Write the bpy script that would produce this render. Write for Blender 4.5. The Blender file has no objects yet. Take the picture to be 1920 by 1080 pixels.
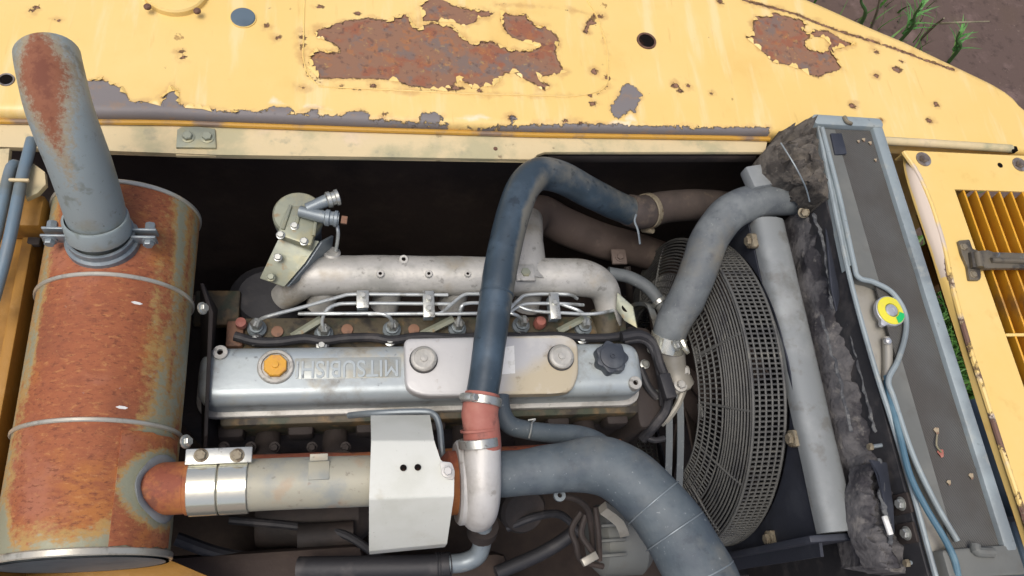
import bpy, bmesh, math, random
import numpy as np
from mathutils import Vector, Matrix, noise
random.seed(7)
C = bpy.context.scene.collection
sc = bpy.context.scene

# ------------------------------------------------------------------ camera
F_PX = 1446.0
AX = Vector((0.97837243, 0.00286074, 0.20683136))      # machine axes seen in the camera frame (right, down, forward)
AY = Vector((-0.07981399, -0.91725144, 0.39023009))
AZ = Vector((0.19083271, -0.3982984, -0.89718519))
CAM = Vector((-0.29907815, -0.56427272, 1.29732978))
cd = bpy.data.cameras.new('camera'); cam = bpy.data.objects.new('camera', cd); C.objects.link(cam)
cd.sensor_width = 36.0; cd.lens = 36.0 * F_PX / 1920.0; cd.clip_start = 0.02; cd.clip_end = 400
cam.matrix_world = Matrix(((AX[0], -AX[1], -AX[2], CAM[0]), (AY[0], -AY[1], -AY[2], CAM[1]), (AZ[0], -AZ[1], -AZ[2], CAM[2]), (0, 0, 0, 1)))
sc.camera = cam

# ------------------------------------------------------------------ light: bright overcast, high soft sun
SUN_EL, SUN_AZ = math.radians(72), math.radians(-120)     # azimuth from +Y towards +X
w = bpy.data.worlds.new('World'); sc.world = w; w.use_nodes = True
nt = w.node_tree; sky = nt.nodes.new('ShaderNodeTexSky'); sky.sky_type = 'NISHITA'; sky.sun_disc = False
sky.sun_elevation = SUN_EL; sky.sun_rotation = SUN_AZ; sky.air_density = 0.7; sky.dust_density = 5.0; sky.ozone_density = 0.6
bg = nt.nodes['Background']; bg.inputs['Strength'].default_value = 0.15
nt.links.new(sky.outputs[0], bg.inputs['Color'])
sd = bpy.data.lights.new('sun', 'SUN'); sun = bpy.data.objects.new('sun', sd); C.objects.link(sun)
sd.energy = 1.5; sd.angle = math.radians(30); sd.color = (1.0, 0.985, 0.955)
sdir = Vector((math.sin(SUN_AZ) * math.cos(SUN_EL), math.cos(SUN_AZ) * math.cos(SUN_EL), math.sin(SUN_EL)))
sun.rotation_euler = sdir.to_track_quat('Z', 'Y').to_euler(); sun.location = (-2, 3, 5)
sc.view_settings.view_transform = 'Standard'; sc.view_settings.look = 'None'
sc.view_settings.exposure = 0.06; sc.view_settings.gamma = 1.0; sc.view_settings.use_curve_mapping = False

# ------------------------------------------------------------------ helpers
def P(x, y, z=0.0):
    """point at height z (metres above the valve cover) where the photograph shows (x, y)"""
    c = Vector((x - 960.0, y - 540.0, F_PX))
    d = Vector((AX.dot(c), AY.dot(c), AZ.dot(c)))
    return CAM + d * ((z - CAM.z) / d.z)
def mm(p):
    return (AX * (p.x - CAM.x) + AY * (p.y - CAM.y) + AZ * (p.z - CAM.z))[2] / F_PX
def L(r, g, b, k=0.8):
    f = lambda v: ((v / 255 + 0.055) / 1.055) ** 2.4 if v > 10 else v / 255 / 12.92
    return (f(r) * k, f(g) * k, f(b) * k, 1.0)

MATTR = {}
def mat(name, base, rough=0.5, metal=0.0, layers=(), bump=0.15, bscale=90.0, spec=0.5, bdetail=6):
    m = bpy.data.materials.new(name); m.use_nodes = True
    t = m.node_tree; n = t.nodes; lk = t.links.new
    b = n['Principled BSDF']; b.inputs['Specular IOR Level'].default_value = spec
    tc = n.new('ShaderNodeTexCoord'); MATTR[name] = {l['attr'] for l in layers if 'attr' in l}
    def val(v):
        q = n.new('ShaderNodeValue'); q.outputs[0].default_value = v; return q.outputs[0]
    def rgb(c):
        q = n.new('ShaderNodeRGB'); q.outputs[0].default_value = c; return q.outputs[0]
    col, ro, me = rgb(base), val(rough), val(metal)
    height = None
    for i, l in enumerate(layers):
        mp = n.new('ShaderNodeMapping'); mp.inputs['Location'].default_value = (i * 3.7, i * 1.3, i * 2.1)
        mp.inputs['Scale'].default_value = l.get('st', (1, 1, 1)); lk(tc.outputs['Object'], mp.inputs[0])
        nz = n.new('ShaderNodeTexNoise'); nz.inputs['Scale'].default_value = l.get('s', 10); nz.inputs['Detail'].default_value = l.get('d', 6)
        nz.inputs['Roughness'].default_value = l.get('nr', 0.6); nz.inputs['Distortion'].default_value = l.get('dist', 0.0)
        lk(mp.outputs[0], nz.inputs['Vector']); v = nz.outputs[0]
        if 'attr' in l:
            at = n.new('ShaderNodeAttribute'); at.attribute_name = l['attr']
            ma = n.new('ShaderNodeMath'); ma.operation = 'MULTIPLY_ADD'; lk(v, ma.inputs[0]); ma.inputs[1].default_value = l.get('amp', 1.0)
            mb = n.new('ShaderNodeMath'); mb.operation = 'ADD'; lk(ma.outputs[0], mb.inputs[0]); lk(at.outputs['Fac'], mb.inputs[1])
            ma.inputs[2].default_value = -0.5 * l.get('amp', 1.0); v = mb.outputs[0]
        if l.get('up'):
            g = n.new('ShaderNodeNewGeometry'); sx = n.new('ShaderNodeSeparateXYZ'); lk(g.outputs['Normal'], sx.inputs[0])
            ma = n.new('ShaderNodeMath'); ma.operation = 'MULTIPLY_ADD'; lk(sx.outputs[2], ma.inputs[0]); ma.inputs[1].default_value = l['up']
            lk(v, ma.inputs[2]); v = ma.outputs[0]
        mr = n.new('ShaderNodeMapRange'); mr.interpolation_type = 'SMOOTHSTEP'
        mr.inputs[1].default_value = l['lo']; mr.inputs[2].default_value = l['hi']; mr.inputs[4].default_value = l.get('op', 1.0)
        lk(v, mr.inputs[0]); fac = mr.outputs[0]
        def mix(a, bb, kind):
            q = n.new('ShaderNodeMix'); q.data_type = kind
            if kind == 'RGBA': ia, ib, o = q.inputs[6], q.inputs[7], q.outputs[2]
            else: ia, ib, o = q.inputs[2], q.inputs[3], q.outputs[0]
            lk(fac, q.inputs[0]); lk(a, ia)
            if kind == 'RGBA': ib.default_value = bb
            else: ib.default_value = bb
            return o
        if 'c' in l: col = mix(col, l['c'], 'RGBA')
        if 'rough' in l: ro = mix(ro, l['rough'], 'FLOAT')
        if 'metal' in l: me = mix(me, l['metal'], 'FLOAT')
        if 'h' in l:
            q = n.new('ShaderNodeMath'); q.operation = 'MULTIPLY'; lk(fac, q.inputs[0]); q.inputs[1].default_value = l['h']
            if height is None: height = q.outputs[0]
            else:
                a = n.new('ShaderNodeMath'); a.operation = 'ADD'; lk(height, a.inputs[0]); lk(q.outputs[0], a.inputs[1]); height = a.outputs[0]
    lk(col, b.inputs['Base Color']); lk(ro, b.inputs['Roughness']); lk(me, b.inputs['Metallic'])
    nz = n.new('ShaderNodeTexNoise'); nz.inputs['Scale'].default_value = bscale; nz.inputs['Detail'].default_value = bdetail; lk(tc.outputs['Object'], nz.inputs['Vector'])
    bp = n.new('ShaderNodeBump'); bp.inputs['Strength'].default_value = bump; bp.inputs['Distance'].default_value = 0.004; lk(nz.outputs[0], bp.inputs['Height'])
    out = bp.outputs[0]
    if height is not None:
        b2 = n.new('ShaderNodeBump'); b2.inputs['Strength'].default_value = 1.0; b2.inputs['Distance'].default_value = 0.004
        lk(height, b2.inputs['Height']); lk(out, b2.inputs['Normal']); out = b2.outputs[0]
    lk(out, b.inputs['Normal'])
    return m

def lk_obj(o, parent=None):
    C.objects.link(o)
    if parent is not None: o.parent = parent
    return o
def wloc(o):
    v = Vector((0, 0, 0))
    while o is not None:
        v += o.location; o = o.parent
    return v
def tag(o, label=None, cat=None, group=None, kind=None):
    if label: o['label'] = label
    if cat: o['category'] = cat
    if group: o['group'] = group
    if kind: o['kind'] = kind
    return o
def thing(name, loc, label, cat, group=None):
    o = bpy.data.objects.new(name, None); o.empty_display_size = 0.05; o.location = loc
    lk_obj(o); return tag(o, label, cat, group)
def obj(name, vf, m, parent=None, sharp=35, attrs=None, smooth=True):
    """link world-space geometry as ONE mesh object"""
    v, f = vf
    me = bpy.data.meshes.new(name)
    vs = np.array([tuple(a) for a in v], dtype=float)
    if parent is None:
        o0 = Vector(((vs[:, 0].min() + vs[:, 0].max()) / 2, (vs[:, 1].min() + vs[:, 1].max()) / 2, vs[:, 2].min())); loc = o0
    else:
        ctr = Vector(((vs[:, 0].min() + vs[:, 0].max()) / 2, (vs[:, 1].min() + vs[:, 1].max()) / 2, vs[:, 2].min()))
        o0 = ctr; loc = ctr - wloc(parent)
    vs = vs - np.array(o0)
    me.from_pydata(vs.tolist(), [], f); me.update()
    bm = bmesh.new(); bm.from_mesh(me); bmesh.ops.recalc_face_normals(bm, faces=bm.faces); bm.to_mesh(me); bm.free()
    if smooth:
        me.shade_smooth(); me.set_sharp_from_angle(angle=math.radians(sharp))
    attrs = dict(attrs or {})
    for k in MATTR.get(m.name, ()): attrs.setdefault(k, np.full(len(vs), -1.0))
    if attrs:
        for k, a in attrs.items():
            at = me.attributes.new(k, 'FLOAT', 'POINT'); at.data.foreach_set('value', np.asarray(a, dtype=np.float32))
    me.materials.append(m)
    o = bpy.data.objects.new(name, me); o.location = loc
    return lk_obj(o, parent)
def copy_to(o, world, parent=None):
    c = o.copy(); par = parent if parent is not None else o.parent
    C.objects.link(c); c.parent = par
    c.location = Vector(world) - (wloc(par) if par else Vector((0, 0, 0)))
    return c
def join(*vfs):
    V, Fc = [], []
    for v, f in vfs:
        k = len(V); V += [tuple(a) for a in v]; Fc += [tuple(i + k for i in a) for a in f]
    return V, Fc
def spline(pts, sub=6, rad=None):
    pts = [Vector(p) for p in pts]; n = len(pts); out, ro = [], []
    rr = rad if isinstance(rad, (list, tuple)) else [rad or 0.0] * n
    for i in range(n - 1):
        p0 = pts[max(i - 1, 0)]; p1 = pts[i]; p2 = pts[i + 1]; p3 = pts[min(i + 2, n - 1)]
        if i == 0: p0 = p1 * 2 - p2
        if i == n - 2: p3 = p2 * 2 - p1
        for k in range(sub):
            t = k / sub; t2 = t * t; t3 = t2 * t
            out.append(0.5 * ((2 * p1) + (p2 - p0) * t + (2 * p0 - 5 * p1 + 4 * p2 - p3) * t2 + (3 * p1 - p0 - 3 * p2 + p3) * t3))
            ro.append(rr[i] * (1 - t) + rr[i + 1] * t)
    out.append(pts[-1]); ro.append(rr[-1])
    return out, ro
def tube(pts, r, seg=16, sub=6, cap=True, wob=0.0, wf=30.0, squash=None, hollow=0.0):
    c, ro = spline(pts, sub, r) if sub > 0 else ([Vector(p) for p in pts], r if isinstance(r, (list, tuple)) else [r] * len(pts))
    n = len(c); V, Fc = [], []
    tan = [(c[min(i + 1, n - 1)] - c[max(i - 1, 0)]).normalized() for i in range(n)]
    up = Vector((0, 0, 1)) if abs(tan[0].z) < 0.9 else Vector((0, 1, 0))
    nrm = (up - tan[0] * up.dot(tan[0])).normalized()
    for i in range(n):
        nrm = (nrm - tan[i] * nrm.dot(tan[i])).normalized(); bi = tan[i].cross(nrm)
        for k in range(seg):
            a = 2 * math.pi * k / seg; rr = ro[i]
            d = nrm * math.cos(a) * (squash or 1.0) + bi * math.sin(a)
            q = c[i] + d * rr
            if wob: q += d * wob * noise.noise(q * wf)
            V.append(q)
    for i in range(n - 1):
        for k in range(seg):
            a = i * seg + k; b = i * seg + (k + 1) % seg
            Fc.append((a, b, b + seg, a + seg))
    if hollow:
        for e, base in ((0, 0), (n - 1, (n - 1) * seg)):
            k0 = len(V); s = 1 if e == 0 else -1
            for k in range(seg): V.append(V[base + k] + (c[e] - V[base + k]) * hollow)
            for k in range(seg): V.append(V[k0 + k] + tan[e] * s * ro[e] * 1.6)
            for k in range(seg):
                k2 = (k + 1) % seg
                Fc.append((base + k, base + k2, k0 + k2, k0 + k)); Fc.append((k0 + k, k0 + k2, k0 + seg + k2, k0 + seg + k))
            Fc.append(tuple(range(k0 + seg, k0 + 2 * seg)))
    elif cap:
        Fc.append(tuple(range(seg))); Fc.append(tuple(range((n - 1) * seg, n * seg)))
    return V, Fc
def frame(axis):
    a = Vector(axis).normalized(); u = a.orthogonal().normalized()
    if abs(a.z) > 0.9: u = Vector((1, 0, 0)); u = (u - a * u.dot(a)).normalized()
    return a, u, a.cross(u)
def lathe(prof, org, axis=(0, 0, 1), seg=24, a0=0.0, a1=2 * math.pi, rot=0.0):
    """profile of (radius, height) turned round an axis"""
    a, u, v = frame(axis); org = Vector(org); V, Fc = [], []
    full = abs(a1 - a0 - 2 * math.pi) < 1e-6; m = seg if full else seg + 1
    for r, h in prof:
        for k in range(m):
            t = a0 + (a1 - a0) * k / seg + rot
            V.append(org + a * h + (u * math.cos(t) + v * math.sin(t)) * r)
    for i in range(len(prof) - 1):
        for k in range(seg):
            p = i * m + k; q = i * m + (k + 1) % m
            Fc.append((p, q, q + m, p + m))
    if full:
        if prof[0][0] > 1e-6: Fc.append(tuple(range(m)))
        if prof[-1][0] > 1e-6: Fc.append(tuple(range((len(prof) - 1) * m, len(prof) * m)))
    return V, Fc
def band(org, axis, R, width, th, seg=40, a0=0.0, a1=2 * math.pi):
    h = width / 2; e = min(th, width) * 0.3
    pr = [(R, -h), (R + th - e, -h), (R + th, -h + e), (R + th, h - e), (R + th - e, h), (R, h), (R, -h)]
    return lathe_open(pr, org, axis, seg, a0, a1)
def lathe_open(prof, org, axis, seg, a0=0.0, a1=2 * math.pi):
    v, f = lathe(prof, org, axis, seg, a0, a1)
    f = [x for x in f if len(x) == 4]
    return v, f
def prism(poly, z1, z0, bev=0.0, bseg=2, top_only=True):
    """outline in plan (list of (x, y) or vectors) extruded between two heights"""
    bm = bmesh.new(); vs = [bm.verts.new((p[0], p[1], z0)) for p in poly]
    f = bm.faces.new(vs); r = bmesh.ops.extrude_face_region(bm, geom=[f])
    up = [g for g in r['geom'] if isinstance(g, bmesh.types.BMVert)]
    for v in up: v.co.z = z1
    if bev > 0:
        es = [e for e in bm.edges if all(v in up for v in e.verts)] if top_only else list(bm.edges)
        bmesh.ops.bevel(bm, geom=es, offset=bev, segments=bseg, profile=0.5, affect='EDGES')
    V = [v.co.copy() for v in bm.verts]; bm.verts.index_update(); Fc = [tuple(v.index for v in f.verts) for f in bm.faces]; bm.free()
    return V, Fc
def rpoly(pts, r, n=5):
    out = []; m = len(pts); pts = [Vector((p[0], p[1])) for p in pts]
    for i in range(m):
        p, a, b = pts[i], pts[i - 1], pts[(i + 1) % m]; d1 = (a - p); d2 = (b - p)
        rr = min(r, d1.length * 0.49, d2.length * 0.49); s = p + d1.normalized() * rr; e = p + d2.normalized() * rr
        for k in range(n + 1):
            t = k / n; out.append((s * (1 - t) ** 2 + p * 2 * t * (1 - t) + e * t * t))
    return out
def box(c, s, rz=0.0, bev=0.002, axis_m=None):
    bm = bmesh.new(); bmesh.ops.create_cube(bm, size=1.0)
    for v in bm.verts: v.co = Vector((v.co.x * s[0], v.co.y * s[1], v.co.z * s[2]))
    if bev: bmesh.ops.bevel(bm, geom=list(bm.edges), offset=min(bev, min(s) * 0.4), segments=2, profile=0.5, affect='EDGES')
    M = axis_m if axis_m is not None else Matrix.Rotation(rz, 3, 'Z')
    V = [M @ v.co + Vector(c) for v in bm.verts]; bm.verts.index_update(); Fc = [tuple(v.index for v in f.verts) for f in bm.faces]; bm.free()
    return V, Fc
def bolt(p, axis=(0, 0, 1), r=0.009, h=0.007, washer=1.5, rot=0.3):
    hexa = lathe([(r * 0.96, 0.0), (r, 0.001), (r, h * 0.8), (r * 0.86, h), (0.0, h)], p, axis, 6, rot=rot)
    if not washer: return hexa
    return join(hexa, lathe([(r * washer, -0.002), (r * washer, 0.0012), (r * washer * 0.92, 0.0016), (0, 0.0016)], p, axis, 20))
def slab(pts, th, bev=0.0015):
    """flat plate through 3-D corner points with real thickness"""
    pts = [Vector(p) for p in pts]; nn = Vector((0, 0, 0))
    for i in range(len(pts)): nn += pts[i].cross(pts[(i + 1) % len(pts)])
    nn.normalize()
    bm = bmesh.new(); a = [bm.verts.new(p) for p in pts]; b = [bm.verts.new(p - nn * th) for p in pts]
    bm.faces.new(a); bm.faces.new(list(reversed(b)))
    for i in range(len(a)):
        j = (i + 1) % len(a); bm.faces.new((a[j], a[i], b[i], b[j]))
    if bev: bmesh.ops.bevel(bm, geom=list(bm.edges), offset=bev, segments=2, profile=0.5, affect='EDGES')
    V = [v.co.copy() for v in bm.verts]; bm.verts.index_update(); Fc = [tuple(v.index for v in f.verts) for f in bm.faces]; bm.free()
    return V, Fc
def hose_clamp(name, label, p, axis, R, m, group, width=0.014, screw_ang=0.0, ms=None):
    """worm-drive clamp: band + screw housing + screw"""
    t = thing(name, p, label, 'hose clamp', group)
    obj('band', band(p, axis, R, width, 0.0025, 40), m, t)
    a, u, v = frame(axis); d = u * math.cos(screw_ang) + v * math.sin(screw_ang); tg = a.cross(d)
    c = Vector(p) + d * (R + 0.005)
    obj('screw_housing', lathe([(0.0, -0.011), (0.006, -0.011), (0.0068, -0.009), (0.0068, 0.009), (0.006, 0.011), (0, 0.011)], c, tg, 12), m, t)
    obj('screw', bolt(c + tg * 0.011, tg, 0.0062, 0.008, 0), ms or m, t)
    return t
def pnoise(x, y, s, o=0.0): return noise.noise(Vector((x * s, y * s, o)))
def sdf(poly, X, Y):
    """signed distance to a polygon, positive inside"""
    q = np.array([(p[0], p[1]) for p in poly]); n = len(q); d = np.full(X.shape, 1e9); ins = np.zeros(X.shape, bool)
    for i in range(n):
        a = q[i]; b = q[(i + 1) % n]; e = b - a; wx = X - a[0]; wy = Y - a[1]
        t = np.clip((wx * e[0] + wy * e[1]) / max(e @ e, 1e-12), 0, 1)
        d = np.minimum(d, (wx - t * e[0]) ** 2 + (wy - t * e[1]) ** 2)
        c = ((a[1] > Y) != (b[1] > Y)) & (X < (b[0] - a[0]) * (Y - a[1]) / ((b[1] - a[1]) if b[1] != a[1] else 1e-12) + a[0])
        ins ^= c
    return np.where(ins, np.sqrt(d), -np.sqrt(d))

# ------------------------------------------------------------------ materials
RUSTB = L(150, 112, 88); RUSTR = L(158, 88, 60); RUSTO = L(176, 116, 70)
yellow = mat('yellow_paint', L(250, 214, 130), 0.42, 0, [
    dict(c=L(255, 222, 146), s=2.2, lo=0.4, hi=0.7, op=0.8), dict(c=L(240, 196, 108), s=5, lo=0.52, hi=0.75, op=0.55),
    dict(c=L(226, 190, 120), s=40, lo=0.62, hi=0.8, op=0.4),
    dict(c=L(168, 128, 72), s=26, lo=0.70, hi=0.74, d=10, op=0.8, st=(1, 1, 1)),
    dict(c=L(255, 246, 224), attr='pale', amp=0.02, s=40, lo=0.0, hi=0.012, op=0.8),
    dict(c=L(255, 236, 186), s=10, st=(2.6, 0.35, 1), lo=0.52, hi=0.7, op=0.45), dict(c=L(222, 176, 96), s=34, st=(3.0, 0.3, 1), d=8, lo=0.6, hi=0.74, op=0.35),
    dict(c=L(206, 158, 96), attr='rust', amp=0.06, s=28, d=8, lo=-0.012, hi=0.006, op=0.6), dict(c=L(206, 160, 104), attr='bare', amp=0.05, s=30, d=8, lo=-0.010, hi=0.004, op=0.45),
    dict(c=L(150, 112, 66), s=120, d=9, nr=0.7, lo=0.68, hi=0.73, op=0.6),
    dict(c=L(104, 72, 42), attr='rust', amp=0.026, s=95, d=12, nr=0.7, lo=-0.0022, hi=-0.0008, op=0.85),  # dark rim round the rust: thin shadow of the paint edge put into colour
    dict(c=RUSTB, attr='rust', amp=0.026, s=95, d=12, nr=0.7, lo=-0.0006, hi=0.0006, rough=0.85, h=-1.0),
    dict(c=RUSTR, attr='rin', amp=2.0, s=26, d=8, lo=1.02, hi=1.22, op=0.6), dict(c=L(126, 112, 104), attr='rin', amp=2.0, s=19, d=8, lo=1.04, hi=1.2, op=0.8),
    dict(c=RUSTO, attr='rin', amp=2.0, s=48, d=9, lo=1.1, hi=1.24, op=0.6), dict(c=L(96, 74, 66), attr='rin', amp=2.0, s=70, d=9, lo=1.12, hi=1.26, op=0.55), dict(c=L(182, 150, 96), attr='rin', amp=2.0, s=95, d=9, lo=1.2, hi=1.3, op=0.6),
    dict(c=L(132, 126, 124), attr='bare', amp=0.026, s=85, d=12, nr=0.7, lo=-0.001, hi=0.001, rough=0.6, h=-0.6), dict(c=L(150, 128, 108), attr='bin', amp=2.0, s=30, d=8, lo=1.05, hi=1.25, op=0.7)], bump=0.08, bscale=30)
yellow_plain = mat('yellow_panel', L(250, 214, 128), 0.4, 0, [
    dict(c=L(255, 224, 150), s=3, lo=0.4, hi=0.7, op=0.7), dict(c=L(226, 178, 92), s=14, lo=0.58, hi=0.75, op=0.5),
    dict(c=L(222, 206, 188), attr='bare', amp=0.03, s=26, d=8, lo=-0.003, hi=0.004, rough=0.55),
    dict(c=L(128, 98, 84), attr='rust', amp=0.03, s=60, d=10, nr=0.7, lo=-0.001, hi=0.003, rough=0.8, h=-0.6)], bump=0.06, bscale=40)
slat_yellow = mat('louvre_yellow', L(236, 172, 44), 0.45, 0, [
    dict(c=L(150, 110, 66), s=9, lo=0.52, hi=0.68, op=0.8), dict(c=L(238, 180, 60), s=20, lo=0.55, hi=0.7, op=0.5)], bump=0.1)
ochre = mat('ochre_paint', L(176, 128, 52), 0.6, 0, [dict(c=L(110, 78, 36), s=7, lo=0.45, hi=0.7, op=0.8), dict(c=L(196, 150, 84), s=30, lo=0.55, hi=0.7, op=0.5),
    dict(c=L(70, 54, 44), s=4, lo=0.6, hi=0.7, op=0.6)], bump=0.2)
beam_paint = mat('dusty_cream_paint', L(226, 206, 160), 0.6, 0, [dict(c=L(184, 178, 140), s=9, lo=0.45, hi=0.62, op=0.8), dict(c=L(240, 214, 190), s=5, lo=0.55, hi=0.7, op=0.7),
    dict(c=L(120, 100, 74), s=36, lo=0.64, hi=0.72, op=0.7), dict(c=L(150, 150, 128), s=22, lo=0.58, hi=0.7, op=0.5)], bump=0.15)
ochre_shadow = mat('ochre_shaded_yellow', L(208, 158, 60), 0.6, 0, [dict(c=L(130, 112, 100), s=8, lo=0.5, hi=0.62, op=0.9)], bump=0.1)  # ochre tone carries the shadow on the yellow lip
rust = mat('muffler_rust', L(168, 98, 62), 0.78, 0.1, [
    dict(c=L(190, 122, 58), s=7, lo=0.46, hi=0.64, op=0.75), dict(c=L(152, 86, 56), s=70, d=10, nr=0.7, lo=0.46, hi=0.62, op=0.75, st=(0.7, 1.5, 1)),
    dict(c=L(206, 146, 88), s=110, d=10, nr=0.7, lo=0.54, hi=0.68, op=0.7, st=(0.6, 1.6, 1)), dict(c=L(180, 118, 92), s=9, lo=0.5, hi=0.66, op=0.6),
    dict(c=L(118, 64, 42), s=150, d=10, nr=0.7, lo=0.52, hi=0.66, op=0.8, st=(0.7, 1.5, 1)), dict(c=L(120, 72, 54), s=5, lo=0.5, hi=0.7, op=0.55), dict(c=L(204, 166, 108), s=220, d=8, nr=0.75, lo=0.6, hi=0.7, op=0.6),
    dict(c=L(190, 160, 96), attr='zinc', amp=1.5, s=85, d=10, nr=0.75, lo=-0.22, hi=0.12, op=0.75, st=(0.8, 1.3, 1)),
    dict(c=L(160, 160, 134), attr='zinc', amp=1.5, s=85, d=10, nr=0.75, lo=0.02, hi=0.34, rough=0.5, metal=0.15, st=(0.8, 1.3, 1)),
    dict(c=L(170, 176, 172), s=120, lo=0.72, hi=0.76, op=0.6)], bump=0.25, bscale=70)
rust_plain = mat('plain_rust', L(150, 82, 58), 0.75, 0.05, [dict(c=L(176, 104, 66), s=90, d=10, nr=0.7, lo=0.5, hi=0.64, op=0.7), dict(c=L(120, 64, 44), s=140, d=10, nr=0.7, lo=0.54, hi=0.68, op=0.7), dict(c=L(186, 120, 62), s=18, lo=0.46, hi=0.64, op=0.8), dict(c=L(110, 66, 52), s=34, d=8, lo=0.55, hi=0.68, op=0.7)], bump=0.2)
tailm = mat('grey_tailpipe', L(158, 170, 170), 0.5, 0.15, [dict(c=L(150, 146, 122), s=9, lo=0.5, hi=0.66, op=0.7), dict(c=L(98, 96, 84), s=120, d=9, nr=0.7, lo=0.6, hi=0.7, op=0.7), 
    dict(c=L(182, 192, 188), s=5, lo=0.45, hi=0.7, op=0.7), dict(c=L(124, 130, 120), s=36, d=9, lo=0.56, hi=0.68, op=0.7), 
    dict(c=L(166, 146, 108), attr='rust', amp=1.8, s=150, d=10, nr=0.8, lo=-0.3, hi=0.2, op=0.75, rough=0.7, metal=0.0),
    dict(c=L(146, 88, 60), attr='rust', amp=1.6, s=140, d=10, nr=0.8, lo=0.05, hi=0.4, op=0.95, rough=0.8, metal=0.0), dict(c=L(116, 64, 46), attr='rust', amp=1.6, s=90, d=10, nr=0.75, lo=0.45, hi=0.8, op=0.8),
    dict(c=L(190, 190, 180), s=46, lo=0.74, hi=0.78, op=0.8)], bump=0.12, bscale=60)
galv = mat('galvanised_steel', L(140, 150, 154), 0.42, 0.3, [dict(c=L(100, 112, 120), s=22, lo=0.5, hi=0.68, op=0.7), dict(c=L(170, 174, 168), s=60, lo=0.58, hi=0.7, op=0.5)], bump=0.1)
bandm = mat('bright_band', L(206, 202, 186), 0.28, 0.45, [dict(c=L(120, 116, 104), s=30, lo=0.52, hi=0.66, op=0.8, rough=0.5)], bump=0.08)
chrome = mat('bright_zinc', L(244, 242, 222), 0.16, 0.75, [dict(c=L(150, 152, 130), s=16, lo=0.5, hi=0.66, op=0.7)], bump=0.05)
silver_bolt = mat('zinc_bolt', L(206, 208, 200), 0.35, 0.7, [dict(c=L(120, 112, 98), s=120, lo=0.55, hi=0.68, op=0.7)], bump=0.1)
dull_bolt = mat('dirty_bolt', L(150, 140, 118), 0.6, 0.3, [dict(c=L(96, 78, 58), s=90, lo=0.48, hi=0.62, op=0.8)], bump=0.15)
alu = mat('cast_aluminium', L(204, 202, 194), 0.48, 0.25, [dict(c=L(140, 134, 120), s=9, d=10, nr=0.7, lo=0.52, hi=0.68, op=0.6, rough=0.65), dict(c=L(110, 106, 96), s=130, d=8, nr=0.7, lo=0.6, hi=0.7, op=0.5), dict(c=L(158, 158, 150), s=12, lo=0.45, hi=0.66, op=0.7), dict(c=L(176, 160, 128), s=8, lo=0.56, hi=0.7, op=0.5, rough=0.7),
    dict(c=L(120, 118, 110), s=50, d=9, lo=0.6, hi=0.7, op=0.6)], bump=0.18, bscale=130)
cover_m = mat('silver_painted_cover', L(184, 194, 196), 0.36, 0.3, [dict(c=L(200, 210, 208), s=6, lo=0.45, hi=0.7, op=0.7), dict(c=L(150, 148, 140), s=22, d=8, lo=0.56, hi=0.7, op=0.6, rough=0.6),
    dict(c=L(196, 182, 148), s=9, lo=0.58, hi=0.7, op=0.55, rough=0.7), dict(c=L(92, 92, 92), s=60, d=10, lo=0.62, hi=0.70, op=0.6), dict(c=L(132, 124, 108), s=7, d=10, nr=0.7, lo=0.52, hi=0.68, op=0.6, rough=0.6), dict(c=L(228, 230, 230), s=160, d=6, lo=0.68, hi=0.74, op=0.6),
    dict(c=L(188, 182, 160), attr='tan', amp=0.01, s=40, lo=-0.002, hi=0.004, op=0.75, rough=0.65)], bump=0.08, bscale=70)
plate_m = mat('breather_cover_paint', L(202, 202, 200), 0.4, 0.2, [
    dict(c=L(202, 190, 162), attr='tan', amp=0.05, s=12, lo=-0.02, hi=0.02, rough=0.6, metal=0.1), dict(c=L(150, 136, 112), s=26, d=9, lo=0.6, hi=0.7, op=0.6, rough=0.7),
    dict(c=L(226, 224, 216), s=10, lo=0.55, hi=0.7, op=0.6)], bump=0.06)
white_paint = mat('off_white_shield_paint', L(222, 224, 214), 0.5, 0, [dict(c=L(192, 186, 164), s=5, d=10, nr=0.7, lo=0.54, hi=0.7, op=0.6), dict(c=L(120, 112, 96), s=230, d=6, nr=0.7, lo=0.66, hi=0.72, op=0.7), dict(c=L(202, 204, 190), s=9, lo=0.45, hi=0.7, op=0.6), dict(c=L(150, 146, 130), s=120, d=9, lo=0.66, hi=0.73, op=0.6),
    dict(c=L(188, 182, 158), s=18, lo=0.6, hi=0.72, op=0.5)], bump=0.08)
turbo_white = mat('pale_compressor_casting', L(214, 212, 206), 0.5, 0.15, [dict(c=L(184, 180, 172), s=16, lo=0.45, hi=0.66, op=0.7), dict(c=L(140, 130, 116), s=60, d=9, lo=0.62, hi=0.72, op=0.5)], bump=0.15, bscale=140)
charge_m = mat('dark_blue_charge_pipe', L(60, 74, 84), 0.38, 0.1, [dict(c=L(84, 102, 116), s=10, lo=0.45, hi=0.68, op=0.8), dict(c=L(134, 130, 116), s=16, d=9, nr=0.65, lo=0.14, hi=0.40, op=0.8, up=0.0, attr='dust', amp=0.7, rough=0.8),
    dict(c=L(34, 42, 50), s=46, d=9, lo=0.6, hi=0.68, op=0.6), dict(c=L(150, 154, 150), s=80, lo=0.7, hi=0.76, op=0.6)], bump=0.1)
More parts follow.
